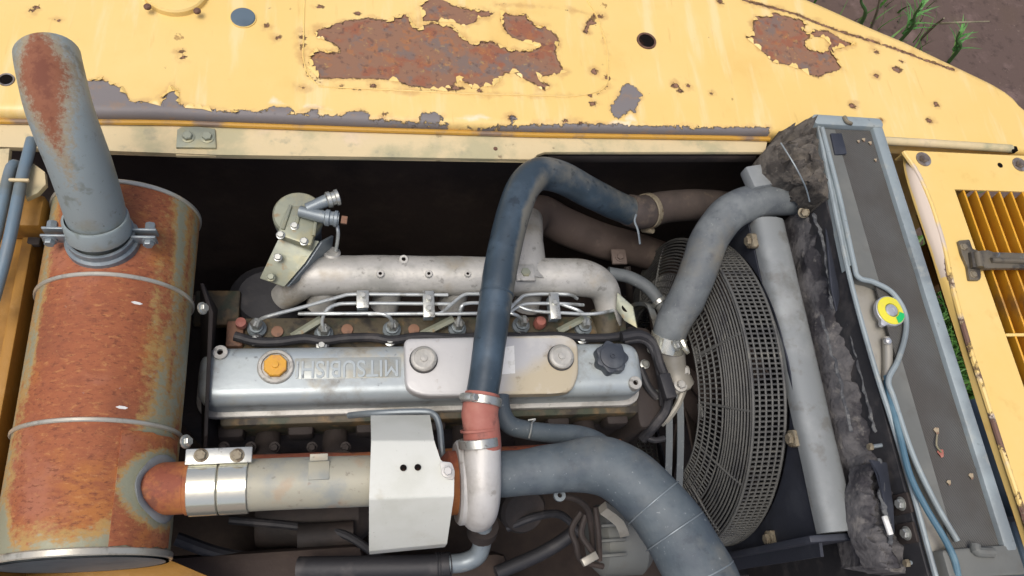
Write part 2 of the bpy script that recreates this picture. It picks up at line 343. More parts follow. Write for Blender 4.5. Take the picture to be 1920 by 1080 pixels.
rubber = mat('grey_rubber_hose', L(104, 110, 112), 0.65, 0, [dict(c=L(150, 142, 124), s=7, d=9, nr=0.65, lo=0.48, hi=0.7, op=0.55), dict(c=L(70, 74, 80), s=40, d=9, nr=0.7, lo=0.54, hi=0.68, op=0.6), dict(c=L(132, 138, 138), s=14, lo=0.42, hi=0.68, op=0.8), dict(c=L(84, 90, 96), s=26, lo=0.5, hi=0.7, op=0.6), dict(c=L(170, 172, 168), s=130, d=9, lo=0.62, hi=0.74, op=0.7),
    dict(c=L(150, 138, 112), s=5, lo=0.55, hi=0.75, op=0.6)], bump=0.15, bscale=160)
rubber_blue = mat('blue_grey_intake_hose', L(80, 91, 98), 0.62, 0, [dict(c=L(136, 132, 118), s=6, d=9, nr=0.65, lo=0.5, hi=0.7, op=0.55), dict(c=L(60, 68, 76), s=34, d=9, nr=0.7, lo=0.54, hi=0.68, op=0.6), dict(c=L(106, 116, 120), s=8, lo=0.42, hi=0.66, op=0.8), dict(c=L(74, 84, 94), s=22, lo=0.5, hi=0.68, op=0.6), dict(c=L(160, 168, 170), s=140, d=9, lo=0.62, hi=0.74, op=0.75)], bump=0.16, bscale=150)
red_hose = mat('faded_red_silicone', L(176, 108, 94), 0.65, 0, [dict(c=L(196, 140, 122), s=14, lo=0.45, hi=0.66, op=0.7), dict(c=L(130, 84, 76), s=40, d=8, lo=0.56, hi=0.68, op=0.7)], bump=0.1)
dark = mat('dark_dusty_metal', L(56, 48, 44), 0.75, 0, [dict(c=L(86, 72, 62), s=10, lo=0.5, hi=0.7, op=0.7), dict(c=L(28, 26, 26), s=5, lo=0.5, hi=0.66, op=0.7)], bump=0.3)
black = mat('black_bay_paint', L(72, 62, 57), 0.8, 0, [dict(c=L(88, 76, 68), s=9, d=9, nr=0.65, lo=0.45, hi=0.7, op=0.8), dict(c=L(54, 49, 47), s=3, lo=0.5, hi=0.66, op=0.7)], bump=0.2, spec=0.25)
navy = mat('dark_shroud_paint', L(52, 56, 66), 0.6, 0, [dict(c=L(72, 76, 84), s=14, lo=0.5, hi=0.7, op=0.6), dict(c=L(34, 36, 42), s=6, lo=0.5, hi=0.7, op=0.6)], bump=0.12)
shroud_grey = mat('dusty_grey_shroud', L(140, 145, 145), 0.66, 0.05, [dict(c=L(112, 112, 106), s=10, d=10, nr=0.7, lo=0.5, hi=0.68, op=0.6), dict(c=L(172, 176, 174), s=6, lo=0.45, hi=0.68, op=0.7), dict(c=L(118, 116, 110), s=24, d=8, lo=0.55, hi=0.68, op=0.6), dict(c=L(210, 212, 210), s=70, lo=0.74, hi=0.78)], bump=0.1)
rad_grey = mat('grey_radiator_frame', L(158, 170, 172), 0.5, 0.1, [dict(c=L(126, 134, 136), s=9, lo=0.45, hi=0.65, op=0.7), dict(c=L(176, 180, 172), s=30, d=8, lo=0.55, hi=0.68, op=0.6), dict(c=L(108, 112, 108), s=70, d=9, lo=0.62, hi=0.72, op=0.6)], bump=0.08)
rad_plate = mat('dusty_radiator_plate', L(116, 118, 113), 0.6, 0.1, [dict(c=L(136, 136, 128), s=6, lo=0.45, hi=0.66, op=0.7), dict(c=L(110, 108, 100), s=30, lo=0.55, hi=0.7, op=0.5)], bump=0.08)
tank_m = mat('warm_grey_tank', L(172, 168, 156), 0.4, 0.3, [dict(c=L(130, 126, 114), s=12, lo=0.48, hi=0.68, op=0.7)], bump=0.08)
foam = mat('charcoal_foam', L(102, 100, 100), 0.9, 0, [dict(c=L(56, 54, 58), s=16, lo=0.45, hi=0.6, op=0.9), dict(c=L(140, 136, 130), s=40, d=9, lo=0.56, hi=0.7, op=0.7), dict(c=L(160, 158, 152), s=9, lo=0.64, hi=0.76, op=0.6)], bump=0.9, bscale=110)
fluff = mat('brown_dust_fluff', L(104, 98, 90), 0.95, 0, [dict(c=L(62, 58, 54), s=20, lo=0.45, hi=0.6, op=0.9), dict(c=L(130, 124, 112), s=50, d=9, lo=0.56, hi=0.7, op=0.8)], bump=1.0, bscale=110)
torn = mat('torn_rubber_edge', L(104, 106, 106), 0.75, 0, [dict(c=L(66, 68, 72), s=60, lo=0.42, hi=0.56, op=0.9), dict(c=L(146, 146, 142), s=60, lo=0.58, hi=0.7, op=0.7)], bump=0.5)
guard_m = mat('dusty_wire_guard', L(98, 98, 94), 0.65, 0.1, [dict(c=L(68, 68, 70), s=16, lo=0.48, hi=0.66, op=0.7), dict(c=L(128, 126, 116), s=40, lo=0.56, hi=0.7, op=0.6)], bump=0.15)
plastic = mat('black_plastic', L(60, 66, 74), 0.5, 0, [dict(c=L(98, 104, 108), s=22, lo=0.5, hi=0.7, op=0.7)], bump=0.12)
blackrub = mat('black_rubber', L(44, 44, 47), 0.6, 0, [dict(c=L(84, 80, 78), s=20, lo=0.48, hi=0.7, op=0.7)], bump=0.15)
orange_cap = mat('orange_filler_cap', L(232, 172, 52), 0.5, 0, [dict(c=L(214, 150, 80), s=60, lo=0.5, hi=0.66, op=0.7), dict(c=L(150, 120, 60), s=130, lo=0.62, hi=0.72, op=0.6)], bump=0.15)
head_m = mat('oily_cylinder_head', L(96, 88, 70), 0.6, 0.1, [dict(c=L(136, 112, 76), s=22, lo=0.5, hi=0.62, op=0.8), dict(c=L(66, 78, 62), s=26, lo=0.5, hi=0.64, op=0.8), dict(c=L(50, 46, 44), s=30, d=8, lo=0.52, hi=0.66, op=0.8)], bump=0.3)
plug_m = mat('brown_core_plug', L(150, 112, 88), 0.6, 0.1, [dict(c=L(110, 84, 70), s=60, lo=0.5, hi=0.66, op=0.7)], bump=0.15)
line_m = mat('zinc_fuel_line', L(206, 212, 210), 0.3, 0.45, [dict(c=L(140, 140, 130), s=40, lo=0.5, hi=0.68, op=0.7)], bump=0.06)
filt_m = mat('yellow_zinc_casting', L(166, 170, 150), 0.5, 0.35, [dict(c=L(186, 178, 138), s=20, lo=0.46, hi=0.64, op=0.7), dict(c=L(130, 138, 138), s=9, lo=0.5, hi=0.68, op=0.7), dict(c=L(170, 130, 80), s=34, lo=0.62, hi=0.72, op=0.6)], bump=0.15)
pale_pipe = mat('pale_exhaust_pipe', L(180, 176, 156), 0.55, 0.1, [dict(c=L(150, 156, 152), s=14, lo=0.45, hi=0.64, op=0.8), dict(c=L(184, 158, 128), s=18, lo=0.54, hi=0.68, op=0.55), dict(c=L(110, 100, 86), s=80, d=9, nr=0.7, lo=0.58, hi=0.7, op=0.6), dict(c=L(126, 88, 74), s=26, d=8, lo=0.62, hi=0.72, op=0.7)], bump=0.1)
brown_dark = mat('dark_dusty_hose', L(86, 76, 70), 0.75, 0, [dict(c=L(60, 54, 52), s=9, lo=0.46, hi=0.66, op=0.8), dict(c=L(120, 106, 90), s=24, lo=0.56, hi=0.7, op=0.6)], bump=0.2)
brown_pipe = mat('dusty_brown_pipe', L(116, 102, 94), 0.7, 0, [dict(c=L(92, 80, 74), s=9, lo=0.46, hi=0.66, op=0.8), dict(c=L(140, 124, 112), s=24, lo=0.56, hi=0.7, op=0.6)], bump=0.15)
blue_hose = mat('blue_grey_hydraulic_hose', L(112, 134, 148), 0.5, 0, [dict(c=L(120, 132, 138), s=20, lo=0.46, hi=0.66, op=0.7), dict(c=L(110, 112, 100), s=9, lo=0.55, hi=0.7, op=0.6)], bump=0.1)
blue_tube = mat('blue_overflow_tube', L(82, 118, 136), 0.35, 0, [dict(c=L(120, 150, 160), s=20, lo=0.46, hi=0.66, op=0.6)], bump=0.05)
blueplug = mat('slate_blue_plug', L(98, 116, 128), 0.5, 0, [dict(c=L(84, 100, 112), s=20, lo=0.45, hi=0.66, op=0.6)], bump=0.05)
hole_m = mat('dark_hole', L(24, 20, 18), 0.9, 0, [dict(c=L(60, 40, 28), s=60, lo=0.52, hi=0.66, op=0.8)], bump=0.2, spec=0.1)
bolt_brown = mat('rusty_bolt', L(120, 88, 70), 0.7, 0.1, [dict(c=L(90, 62, 50), s=120, lo=0.46, hi=0.62, op=0.8)], bump=0.2)
washer_grey = mat('weathered_washer', L(130, 120, 112), 0.55, 0.3, [dict(c=L(160, 160, 164), s=50, lo=0.5, hi=0.64, op=0.8), dict(c=L(90, 78, 68), s=80, lo=0.55, hi=0.68, op=0.7)], bump=0.15)
hinge_m = mat('worn_black_hinge', L(122, 114, 98), 0.5, 0.3, [dict(c=L(64, 62, 60), s=24, lo=0.45, hi=0.62, op=0.8), dict(c=L(150, 158, 166), s=30, lo=0.6, hi=0.72, op=0.7)], bump=0.25)
paper = mat('faded_paper_label', L(246, 246, 240), 0.7, 0, [dict(c=L(216, 216, 204), s=70, lo=0.5, hi=0.66, op=0.7)], bump=0.03)
cap_metal = mat('cap_metal', L(222, 224, 224), 0.3, 0.6, [dict(c=L(180, 182, 176), s=50, lo=0.5, hi=0.66, op=0.5)], bump=0.05)
cap_yellow = mat('cap_yellow_sticker', L(240, 230, 70), 0.4, 0, [dict(c=L(232, 214, 96), s=60, lo=0.5, hi=0.66, op=0.5)], bump=0.02)
cap_green = mat('cap_green_sticker', L(40, 200, 110), 0.4, 0, [dict(c=L(50, 180, 120), s=60, lo=0.5, hi=0.66, op=0.5)], bump=0.02)
soil = mat('brown_soil', L(100, 82, 74, 0.78), 0.9, 0, [dict(c=L(98, 80, 68), s=1.6, lo=0.45, hi=0.65, op=0.8), dict(c=L(132, 110, 104), s=5, d=9, lo=0.52, hi=0.7, op=0.7), dict(c=L(94, 84, 60), s=0.9, lo=0.6, hi=0.7, op=0.5), dict(c=L(66, 52, 46), s=14, d=10, nr=0.7, lo=0.52, hi=0.68, op=0.7), dict(c=L(140, 120, 108), s=30, d=10, nr=0.7, lo=0.6, hi=0.7, op=0.6)], bump=1.0, bscale=22)
grass_m = mat('grass_blades', L(70, 118, 44), 0.6, 0, [dict(c=L(110, 150, 60), s=3, lo=0.45, hi=0.65), dict(c=L(128, 120, 70), s=7, lo=0.58, hi=0.7, op=0.8)], bump=0.0)
weed_m = mat('weed_leaf', L(78, 140, 62), 0.55, 0, [dict(c=L(110, 168, 84), s=6, lo=0.45, hi=0.65)], bump=0.0)
straw_m = mat('dry_stalk', L(150, 142, 116), 0.7, 0, [dict(c=L(120, 118, 84), s=8, lo=0.45, hi=0.65)], bump=0.0)
pad_m = mat('grimy_cast_pad', L(178, 184, 180), 0.42, 0.3, [dict(c=L(168, 158, 132), s=24, d=10, nr=0.7, lo=0.46, hi=0.62, op=0.45)], bump=0.15)
scrap_m = mat('dry_leaf_scrap', L(176, 160, 132), 0.8, 0, [dict(c=L(140, 110, 90), s=90, lo=0.45, hi=0.65)], bump=0.2)

# ================================================================== the setting
gv = []; gf = []
G = -1.75
NG = 60
for j in range(NG + 1):
    for i in range(NG + 1):
        x = -30 + 60 * (i / NG); y = -30 + 60 * (j / NG)
        gv.append((x, y, G + 0.05 * pnoise(x, y, 0.6)))
for j in range(NG):
    for i in range(NG): gf.append((j * (NG + 1) + i, j * (NG + 1) + i + 1, (j + 1) * (NG + 1) + i + 1, (j + 1) * (NG + 1) + i))
gv += [(-200, -200, G - 0.12), (200, -200, G - 0.12), (200, 200, G - 0.12), (-200, 200, G - 0.12)]; k = len(gv); gf.append((k - 4, k - 3, k - 2, k - 1))
tag(obj('ground', (gv, gf), soil), kind='structure')

def blade(V, Fc, base, h, w_, lean, az, n=4):
    d = Vector((math.cos(az), math.sin(az), 0)); s = Vector((-d.y, d.x, 0)); k = len(V)
    for i in range(n + 1):
        t = i / n; c = Vector(base) + d * lean * t * t + Vector((0, 0, h * t)); ww = w_ * (1 - t ** 1.5) + 0.0004
        V += [c + s * ww, c - s * ww]
    for i in range(n): Fc.append((k + 2 * i, k + 2 * i + 1, k + 2 * i + 3, k + 2 * i + 2))
V, Fc = [], []
for n_, (px, py, sp, h, cnt) in enumerate([(1810, 690, 0.30, 0.5, 480), (1800, 620, 0.22, 0.4, 240), (1790, 550, 0.2, 0.3, 120), (1840, 780, 0.2, 0.3, 120), (1560, -20, 0.3, 0.25, 36), (1640, 40, 0.2, 0.2, 18), (1700, 75, 0.12, 0.18, 14)]):
    c = P(px, py, G)
    for i in range(cnt):
        b = c + Vector((random.gauss(0, sp), random.gauss(0, sp), -0.02))
        blade(V, Fc, b, h * random.uniform(0.4, 1.1), 0.006 * random.uniform(0.6, 1.5), h * random.uniform(0.2, 0.8), random.uniform(0, 6.28))
tag(obj('grass', (V, Fc), grass_m, smooth=False), 'green grass growing on the brown soil beside and behind the machine', 'grass', kind='stuff')

def weed(px, py, top, label, m, leafy=True, hgt=0.9):
    p = P(px, py, G); d = P(top[0], top[1], G + hgt) - p
    t = thing('weed', p, label, 'weed', 'weeds beyond the counterweight')
    stem = [p, p + d * 0.4 + Vector((0.02, 0, 0.03)), p + d * 0.75, p + d]
    obj('stem', tube(stem, [0.012, 0.010, 0.007, 0.003], 6, 5), m, t)
    if leafy:
        V, Fc = [], []
        for i in range(18):
            s = 0.3 + 0.7 * i / 18; q = p + d * s
            blade(V, Fc, q, 0.05 + 0.09 * (1 - s), 0.009, random.uniform(0.06, 0.13) * (1.2 - s * 0.6), random.uniform(0, 6.28), 4)
        obj('leaves', (V, Fc), m, t, smooth=False)
    return t
weed(1606, 60, (1618, -20), 'single upright green weed leftmost behind the counterweight edge', weed_m, False, 0.7)
weed(1680, 85, (1730, 5), 'leafy green weed leaning right, the middle of three behind the counterweight', weed_m, True, 0.7)
weed(1780, 115, (1800, 58), 'short bushy green weed nearest the counterweight corner', weed_m, True, 0.5)
p = P(1730, 70, G)
tag(obj('dry_stalk', join(tube([P(1728, 72, G), P(1750, 50, G + 0.3), P(1770, 34, G + 0.5)], [0.009, 0.008, 0.004], 6), tube([P(1762, 44, G + 0.42), P(1800, 42, G + 0.5), P(1855, 40, G + 0.5)], [0.006, 0.005, 0.003], 6)), straw_m),
    'thin dry grey stalk with a sideways branch above bare soil', 'stalk')
tag(obj('dry_stalk', tube([P(1630, 60, G), P(1645, 20, G + 0.3), P(1655, -30, G + 0.5)], [0.009, 0.007, 0.005], 6), straw_m), 'thin dry upright stalk between two green weeds', 'stalk')

# engine bay: deck plate and walls, dark
BZ = -0.78
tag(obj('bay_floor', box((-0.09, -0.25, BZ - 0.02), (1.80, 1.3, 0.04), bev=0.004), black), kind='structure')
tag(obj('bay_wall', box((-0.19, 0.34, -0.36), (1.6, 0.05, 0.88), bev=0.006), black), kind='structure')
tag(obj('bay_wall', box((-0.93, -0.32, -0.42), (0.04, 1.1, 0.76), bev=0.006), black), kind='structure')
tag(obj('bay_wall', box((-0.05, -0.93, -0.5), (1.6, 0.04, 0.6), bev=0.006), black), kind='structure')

# ================================================================== counterweight
CZ = 0.14
KS = (CAM.z - CZ) / (CAM.z - 0.22)
def SX(x): return CAM.x + (x - CAM.x) * KS
def SY(y): return CAM.y + (y - CAM.y) * KS
fe = [P(*q, CZ) for q in [(-200, 206), (-60, 208), (0, 210), (300, 213), (700, 228), (1000, 238), (1440, 246), (1560, 256), (1700, 270), (1930, 284), (1960, 286)]]
fx = [p.x for p in fe]; fy = [p.y for p in fe]
bk = [(SX(a), SY(b)) for a, b in [(-1.2, 1.05), (-0.4, 0.98), (0.1, 0.80), (0.40, 0.675)]] + [(P(*q, CZ).x, P(*q, CZ).y) for q in [(1540, 0), (1620, 36), (1700, 70), (1760, 99), (1800, 118), (1840, 137), (1860, 147), (1880, 159), (1895, 171), (1905, 183)]] + [(SX(a), SY(b)) for a, b in [(1.0675, 0.32), (1.0735, 0.30), (1.076, 0.275), (1.077, 0.235)]]
bx = [b[0] for b in bk]; by = [b[1] for b in bk]
xs = [SX(a) for a in list(np.arange(-1.0, 1.03, 0.005)) + list(np.linspace(1.03, 1.077, 24))]
prof_f = [(0.06, -0.045), (0.0, -0.036), (0.0, -0.014), (0.0012, -0.0085), (0.004, -0.004), (0.0085, -0.0012)]      # rolled front lip
NV = 104
V = []; cols = len(xs)
for x in xs:
    yf = float(np.interp(x, fx, fy)); yb = max(float(np.interp(x, bx, by)), yf + 0.02)
    row = [(x, yf + a, CZ + b) for a, b in prof_f]
    rb = min(0.03, (yb - yf) * 0.4)
    lim = min(yb - rb, 0.70)
    for i in range(NV):
        row.append((x, yf + 0.014 + (lim - yf - 0.014) * i / (NV - 1), CZ))
    if yb - rb > 0.70: row.append((x, yb - rb, CZ))
    else: row.append((x, lim + 0.0005, CZ))
    for a in (20, 40, 60, 75, 90): row.append((x, yb - rb + rb * math.sin(math.radians(a)), CZ - rb + rb * math.cos(math.radians(a))))
    row.append((x, yb, CZ - 0.9))
    V += row
nr = len(prof_f) + NV + 7
VA = np.array(V); XX, YY = VA[:, 0], VA[:, 1]
W = lambda pts: [P(x, y, CZ) for x, y in pts]
big = [(592, 58), (615, 50), (650, 40), (690, 33), (728, 41), (740, 33), (763, 28), (772, 45), (785, 58), (800, 47), (812, 43), (845, 50), (862, 65), (885, 87), (905, 78), (925, 80), (950, 93), (975, 97), (1005, 95), (1010, 86), (985, 78), (962, 70), (948, 58), (943, 45), (940, 22), (960, 30), (985, 28), (992, 38), (1005, 50), (1025, 52), (1047, 72), (1040, 100), (1050, 122), (1055, 135), (1035, 140), (1010, 142), (1015, 155), (1030, 160), (1020, 168), (1003, 157), (985, 148), (965, 134), (945, 137), (935, 150), (925, 158), (905, 161), (888, 164), (878, 156), (862, 148), (850, 158), (835, 162), (870, 166), (840, 170), (800, 164), (770, 161), (740, 150), (700, 146), (640, 146), (600, 146), (585, 130), (583, 105), (592, 94), (610, 96), (640, 100), (634, 86), (612, 74), (598, 70)]
p2 = [(790, 8), (800, -5), (822, -4), (850, 12), (880, 18), (925, 25), (915, 30), (895, 32), (890, 42), (870, 47), (850, 40), (820, 38), (795, 38), (792, 25)]
p3 = [(1398, 68), (1415, 60), (1412, 40), (1420, 32), (1445, 31), (1452, 24), (1480, 32), (1505, 38), (1512, 45), (1503, 55), (1515, 64), (1525, 58), (1550, 57), (1575, 72), (1590, 80), (1602, 82), (1585, 86), (1565, 90), (1560, 100), (1570, 112), (1576, 125), (1570, 132), (1548, 137), (1535, 144), (1515, 138), (1505, 130), (1480, 122), (1450, 115), (1430, 95), (1415, 82)]
p3h = [(1508, 76), (1525, 67), (1545, 69), (1558, 82), (1555, 95), (1540, 97), (1520, 95), (1510, 86)]
rustv = np.maximum.reduce([sdf(W(big), XX, YY), sdf(W(p2), XX, YY), np.minimum(sdf(W(p3), XX, YY), -sdf(W(p3h), XX, YY))])
specks = [(1108, 42, 9), (1098, 60, 5), (1115, 135, 8), (1140, 145, 6), (1112, 195, 7), (1105, 180, 4), (1265, 160, 8), (1275, 170, 5), (1290, 160, 4), (1125, 30, 6), (1350, 3, 8), (1335, 175, 4), (1643, 97, 7), (1682, 130, 12), (1643, 142, 6), (1597, 198, 8), (1755, 196, 7), (1742, 226, 7), (1690, 115, 4), (1830, 122, 6), (340, 96, 5), (345, 108, 4), (70, 14, 5), (60, 18, 3), (500, 48, 4), (520, 70, 4), (670, 25, 5), (640, 162, 5), (700, 160, 4), (568, 70, 6), (570, 85, 4), (600, 12, 5), (900, 170, 5), (960, 220, 6), (1060, 228, 4), (1090, 232, 4), (565, 163, 3), (110, 38, 3), (720, 214, 4), (780, 232, 4), (1650, 225, 4)]
for x, y, r in specks:
    q = P(x, y, CZ); rustv = np.maximum(rustv, r * 0.00062 - np.sqrt(((XX - q.x) / 1.25) ** 2 + (YY - q.y) ** 2))
def crack(pts, wd):
    d = np.full(XX.shape, 1e9); q = [P(x, y, CZ) for x, y in pts]
    for a, b in zip(q[:-1], q[1:]):
        e = np.array([b.x - a.x, b.y - a.y]); wx = XX - a.x; wy = YY - a.y; t = np.clip((wx * e[0] + wy * e[1]) / (e @ e), 0, 1)
        d = np.minimum(d, np.hypot(wx - t * e[0], wy - t * e[1]))
    return wd - d
for pts, wd in [([(1395, 0), (1440, 12), (1490, 25), (1530, 42), (1575, 58), (1630, 75), (1680, 92), (1735, 113), (1790, 131)], 0.0018), ([(640, 167), (700, 168), (790, 171), (880, 175), (960, 178), (1060, 182), (1120, 178), (1142, 160), (1140, 110), (1128, 60), (1120, 30), (1080, 20), (1000, 12), (930, 8)], -0.0026),
                ([(568, 60), (566, 100), (575, 140), (600, 155)], -0.001), ([(1115, 30), (1105, 40), (1098, 58)], 0.002)]:
    rustv = np.maximum(rustv, crack(pts, wd))
bare_polys = [[(140, 250), (140, 150), (160, 153), (185, 148), (205, 155), (228, 164), (235, 176), (245, 190), (290, 193), (306, 197), (312, 185), (304, 182), (316, 174), (320, 162), (332, 172), (335, 194), (350, 200), (380, 202), (395, 206), (440, 210), (440, 250)],
    [(500, 203), (510, 199), (545, 202), (552, 210), (530, 216), (505, 214)], [(575, 215), (582, 206), (597, 204), (595, 214)], [(640, 218), (655, 209), (680, 207), (695, 217), (690, 224), (645, 223)], [(788, 222), (792, 212), (820, 212), (830, 220), (825, 228), (795, 227)],
    [(1143, 205), (1150, 195), (1160, 180), (1165, 165), (1175, 155), (1190, 163), (1203, 178), (1196, 195), (1190, 212), (1180, 205), (1172, 215), (1160, 222), (1148, 215)], [(840, 236), (1000, 233), (1100, 232), (1300, 238), (1445, 238), (1445, 262), (840, 262)], [(440, 207), (640, 218), (840, 231), (840, 242), (440, 232)], [(952, 222), (960, 216), (968, 222), (960, 228)]]
bare = np.maximum.reduce([sdf(W(b), XX, YY) for b in bare_polys])
pale_polys = [[(497, 195), (510, 178), (525, 185), (545, 198), (520, 200)], [(560, 205), (572, 190), (600, 195), (640, 212), (600, 206)], [(1120, 235), (1150, 222), (1180, 225), (1200, 238), (1130, 240)], [(1165, 225), (1185, 205), (1195, 220), (1200, 235)], [(840, 222), (900, 210), (930, 222), (880, 230)]]
pale = np.maximum.reduce([sdf(W(b), XX, YY) for b in pale_polys])
keep = np.ones(len(V), bool)
HOLES = [(1212, 77, 0.0165), (12, 150, 0.010)]
holev = np.zeros(len(V), bool)
for x, y, r in HOLES:
    q = P(x, y, CZ); holev |= np.hypot(XX - q.x, YY - q.y) < r * 1.1
Fc = []
for i in range(cols - 1):
    for j in range(nr - 1):
        a = i * nr + j; f = (a, a + nr, a + nr + 1, a + 1)
        if not all(holev[v] for v in f): Fc.append(f)
# paint flakes leave a real step where the rust starts
for i in range(len(V)):
    dz = 0.0
    if rustv[i] > 0: dz -= 0.0012
    x, y, z = V[i]; dz += 0.0006 * pnoise(x, y, 9) + 0.0012 * pnoise(x, y, 3)
    V[i] = (x, y, z + dz)
cwt = thing('counterweight', (0.2, 0.5, -0.7), 'faded yellow steel counterweight with peeling rust patches behind the engine', 'counterweight')
obj('weight_body', (V, Fc), yellow, cwt, 40, dict(rust=rustv, bare=bare, pale=pale, rin=np.clip(rustv / 0.004, -1, 1), bin=np.clip(bare / 0.004, -1, 1)))
for x, y, r in HOLES:
    q = P(x, y, CZ)
    hs = obj('threaded_hole', lathe([(r, 0.0012), (r * 0.97, -0.002), (r * 0.9, -0.03), (0, -0.03)], q, (0, 0, 1), 28), hole_m, cwt)
    obj('hole_rim', lathe_open([(r * 1.28, -0.001), (r * 1.24, 0.0022), (r * 1.0, 0.0018), (r * 0.97, -0.004)], q, (0, 0, 1), 32), bolt_brown if r > 0.012 else washer_grey, hs)
# thin paint seam round the rectangle with the big rust patch
seam = rpoly([(p.x, p.y) for p in [P(*a, CZ) for a in [(572, -30), (568, 120), (590, 162), (880, 176), (1080, 182), (1140, 168), (1140, 90), (1118, 26), (1080, -30)]]], 0.03, 5)
obj('paint_seam', tube([Vector((a.x, a.y, CZ + 0.0003 + 0.0012 * pnoise(a.x, a.y, 3))) for a in seam[3:-3]], 0.0014, 6, 3), yellow_plain, cwt)
# curled paint flakes lifting along the edges of the rust
V, Fc = [], []
for poly, cnt in ((big, 90), (p3, 34), (p2, 18), (p3h, 8), (bare_polys[0][1:-1], 22)):
    wp = W(poly); ctr = sum(wp, Vector((0, 0, 0))) / len(wp); inside = poly is p3h
    for _ in range(cnt):
        i = random.randrange(len(wp)); a, b = wp[i], wp[(i + 1) % len(wp)]; e = (b - a)
        if e.length < 1e-4: continue
        q = a + e * random.random(); e.normalize(); nn = Vector((-e.y, e.x, 0))
        t_ = q + nn * 0.004
        if (sdf(poly_xy := [(v.x, v.y) for v in wp], np.array([t_.x]), np.array([t_.y]))[0] < 0) != inside: nn = -nn      # point into the rust
        s = random.uniform(0.004, 0.011); hgt = random.uniform(0.0008, 0.0032); base = q - nn * 0.003 + Vector((0, 0, 0.0006))
        pts = [base - e * s, base - e * s * 0.5 + nn * s * random.uniform(0.4, 0.9) + Vector((0, 0, hgt)), base + e * s * 0.2 + nn * s * random.uniform(0.6, 1.2) + Vector((0, 0, hgt * 1.2)), base + e * s * 0.7 + nn * s * random.uniform(0.2, 0.6) + Vector((0, 0, hgt * 0.8)), base + e * s]
        k = len(V); V += pts + [p - Vector((0, 0, 0.0006)) for p in pts]
        Fc += [(k, k + 1, k + 2, k + 3, k + 4), (k + 9, k + 8, k + 7, k + 6, k + 5)] + [(k + j, k + 5 + j, k + 5 + (j + 1) % 5, k + (j + 1) % 5) for j in range(5)]
tag(obj('paint_flakes', (V, Fc), yellow_plain, cwt, smooth=False), kind='stuff')
q = P(330, -14, CZ); R0 = 0.0555
ac = obj('access_cover', lathe([(R0 + 0.001, -0.002), (R0, 0.010), (R0 - 0.003, 0.013), (0, 0.0135)], q, (0, 0, 1), 64), yellow_plain, cwt)
for x, y in [(277, 14), (370, 22), (280, -50), (380, -50)]:
    obj('cover_bolt', lathe([(0.0062, 0), (0.0066, 0.003), (0.005, 0.005), (0, 0.0056)], P(x, y, CZ + 0.0135), (0, 0, 1), 14), bolt_brown, ac)
q = P(456, 34, CZ)
pl = obj('blanking_plug', lathe([(0.0215, -0.001), (0.0215, 0.003), (0.020, 0.0042), (0, 0.0046)], q, (0, 0, 1), 40), blueplug, cwt)
obj('plug_rim', lathe_open([(0.0238, -0.001), (0.0232, 0.0022), (0.0214, 0.0022), (0.0214, -0.001)], q, (0, 0, 1), 40), yellow_plain, pl)

# beam in front of the counterweight
SZ = 0.116
bt = thing('support_beam', P(700, 270, SZ - 0.05), 'dusty cream steel beam along the front of the counterweight', 'beam')
near = [P(*q, SZ) for q in [(-150, 270), (0, 275), (400, 290), (700, 294), (1000, 298), (1008, 290), (1022, 285), (1435, 285)]]
far = [Vector((x, float(np.interp(x, fx, fy)) - 0.0015, 0)) for x in (0.53, 0.2, 0.0, -0.26, -0.59, -0.9, -1.0)]
obj('top_plate', prism([(p.x, p.y) for p in near + far], SZ, SZ - 0.008, 0.002), beam_paint, bt)
obj('front_lip', tube([P(x, y + 4, SZ - 0.012) for x, y in [(-100, 268), (0, 273), (400, 288), (700, 292), (990, 297)]], 0.0045, 8, 2), beam_paint, bt)
obj('lower_flange', box((P(1225, 295, SZ - 0.03) + Vector((0, 0, 0))), (0.44, 0.012, 0.02), rz=0.045), dark, bt)
obj('shaded_lip', tube([(x, float(np.interp(x, fx, fy)) - 0.004, SZ + 0.004) for x in np.linspace(-1.0, 0.53, 20)], 0.0048, 8, 2), ochre_shadow, bt)  # lip coloured as the shadow line between counterweight and beam
spl = obj('splice_plate', prism([(p.x, p.y) for p in [P(*q, SZ + 0.005) for q in [(330, 276), (332, 243), (340, 238), (372, 237), (403, 241), (405, 277)]]], SZ + 0.005, SZ + 0.0005, 0.0012), filt_m, bt)
obj('splice_step', prism([(p.x, p.y) for p in [P(*q, SZ - 0.004) for q in [(330, 292), (330, 278), (405, 280), (405, 293)]]], SZ - 0.003, SZ - 0.009, 0.001), beam_paint, spl)
b0 = obj('bolt', bolt(P(352, 257, SZ + 0.0052), (0, 0, 1), 0.0085, 0.007, 1.35), filt_m, spl)
copy_to(b0, P(389, 259, SZ + 0.0032), spl)
obj('rust_spot_bolt', lathe([(0.004, 0), (0.004, 0.001), (0, 0.0012)], P(929, 279, SZ), (0, 0, 1), 12), bolt_brown, bt)
# short tan strip on the far side of the radiator
obj('tube_rail', tube([P(1655, 264, CZ + 0.004), P(1760, 270, CZ + 0.004), P(1895, 279, CZ + 0.004)], 0.009, 12, 4), beam_paint, bt)
obj('rubber_stop', box(P(1898, 281, CZ + 0.004), (0.016, 0.012, 0.014)), hole_m, bt)

# ================================================================== louvred side panel
PZ = 0.15
sp_ = thing('louvred_hatch', (0.95, -0.15, PZ - 0.1), 'yellow louvred side panel with worn rusty left edge right of the radiator', 'hatch')
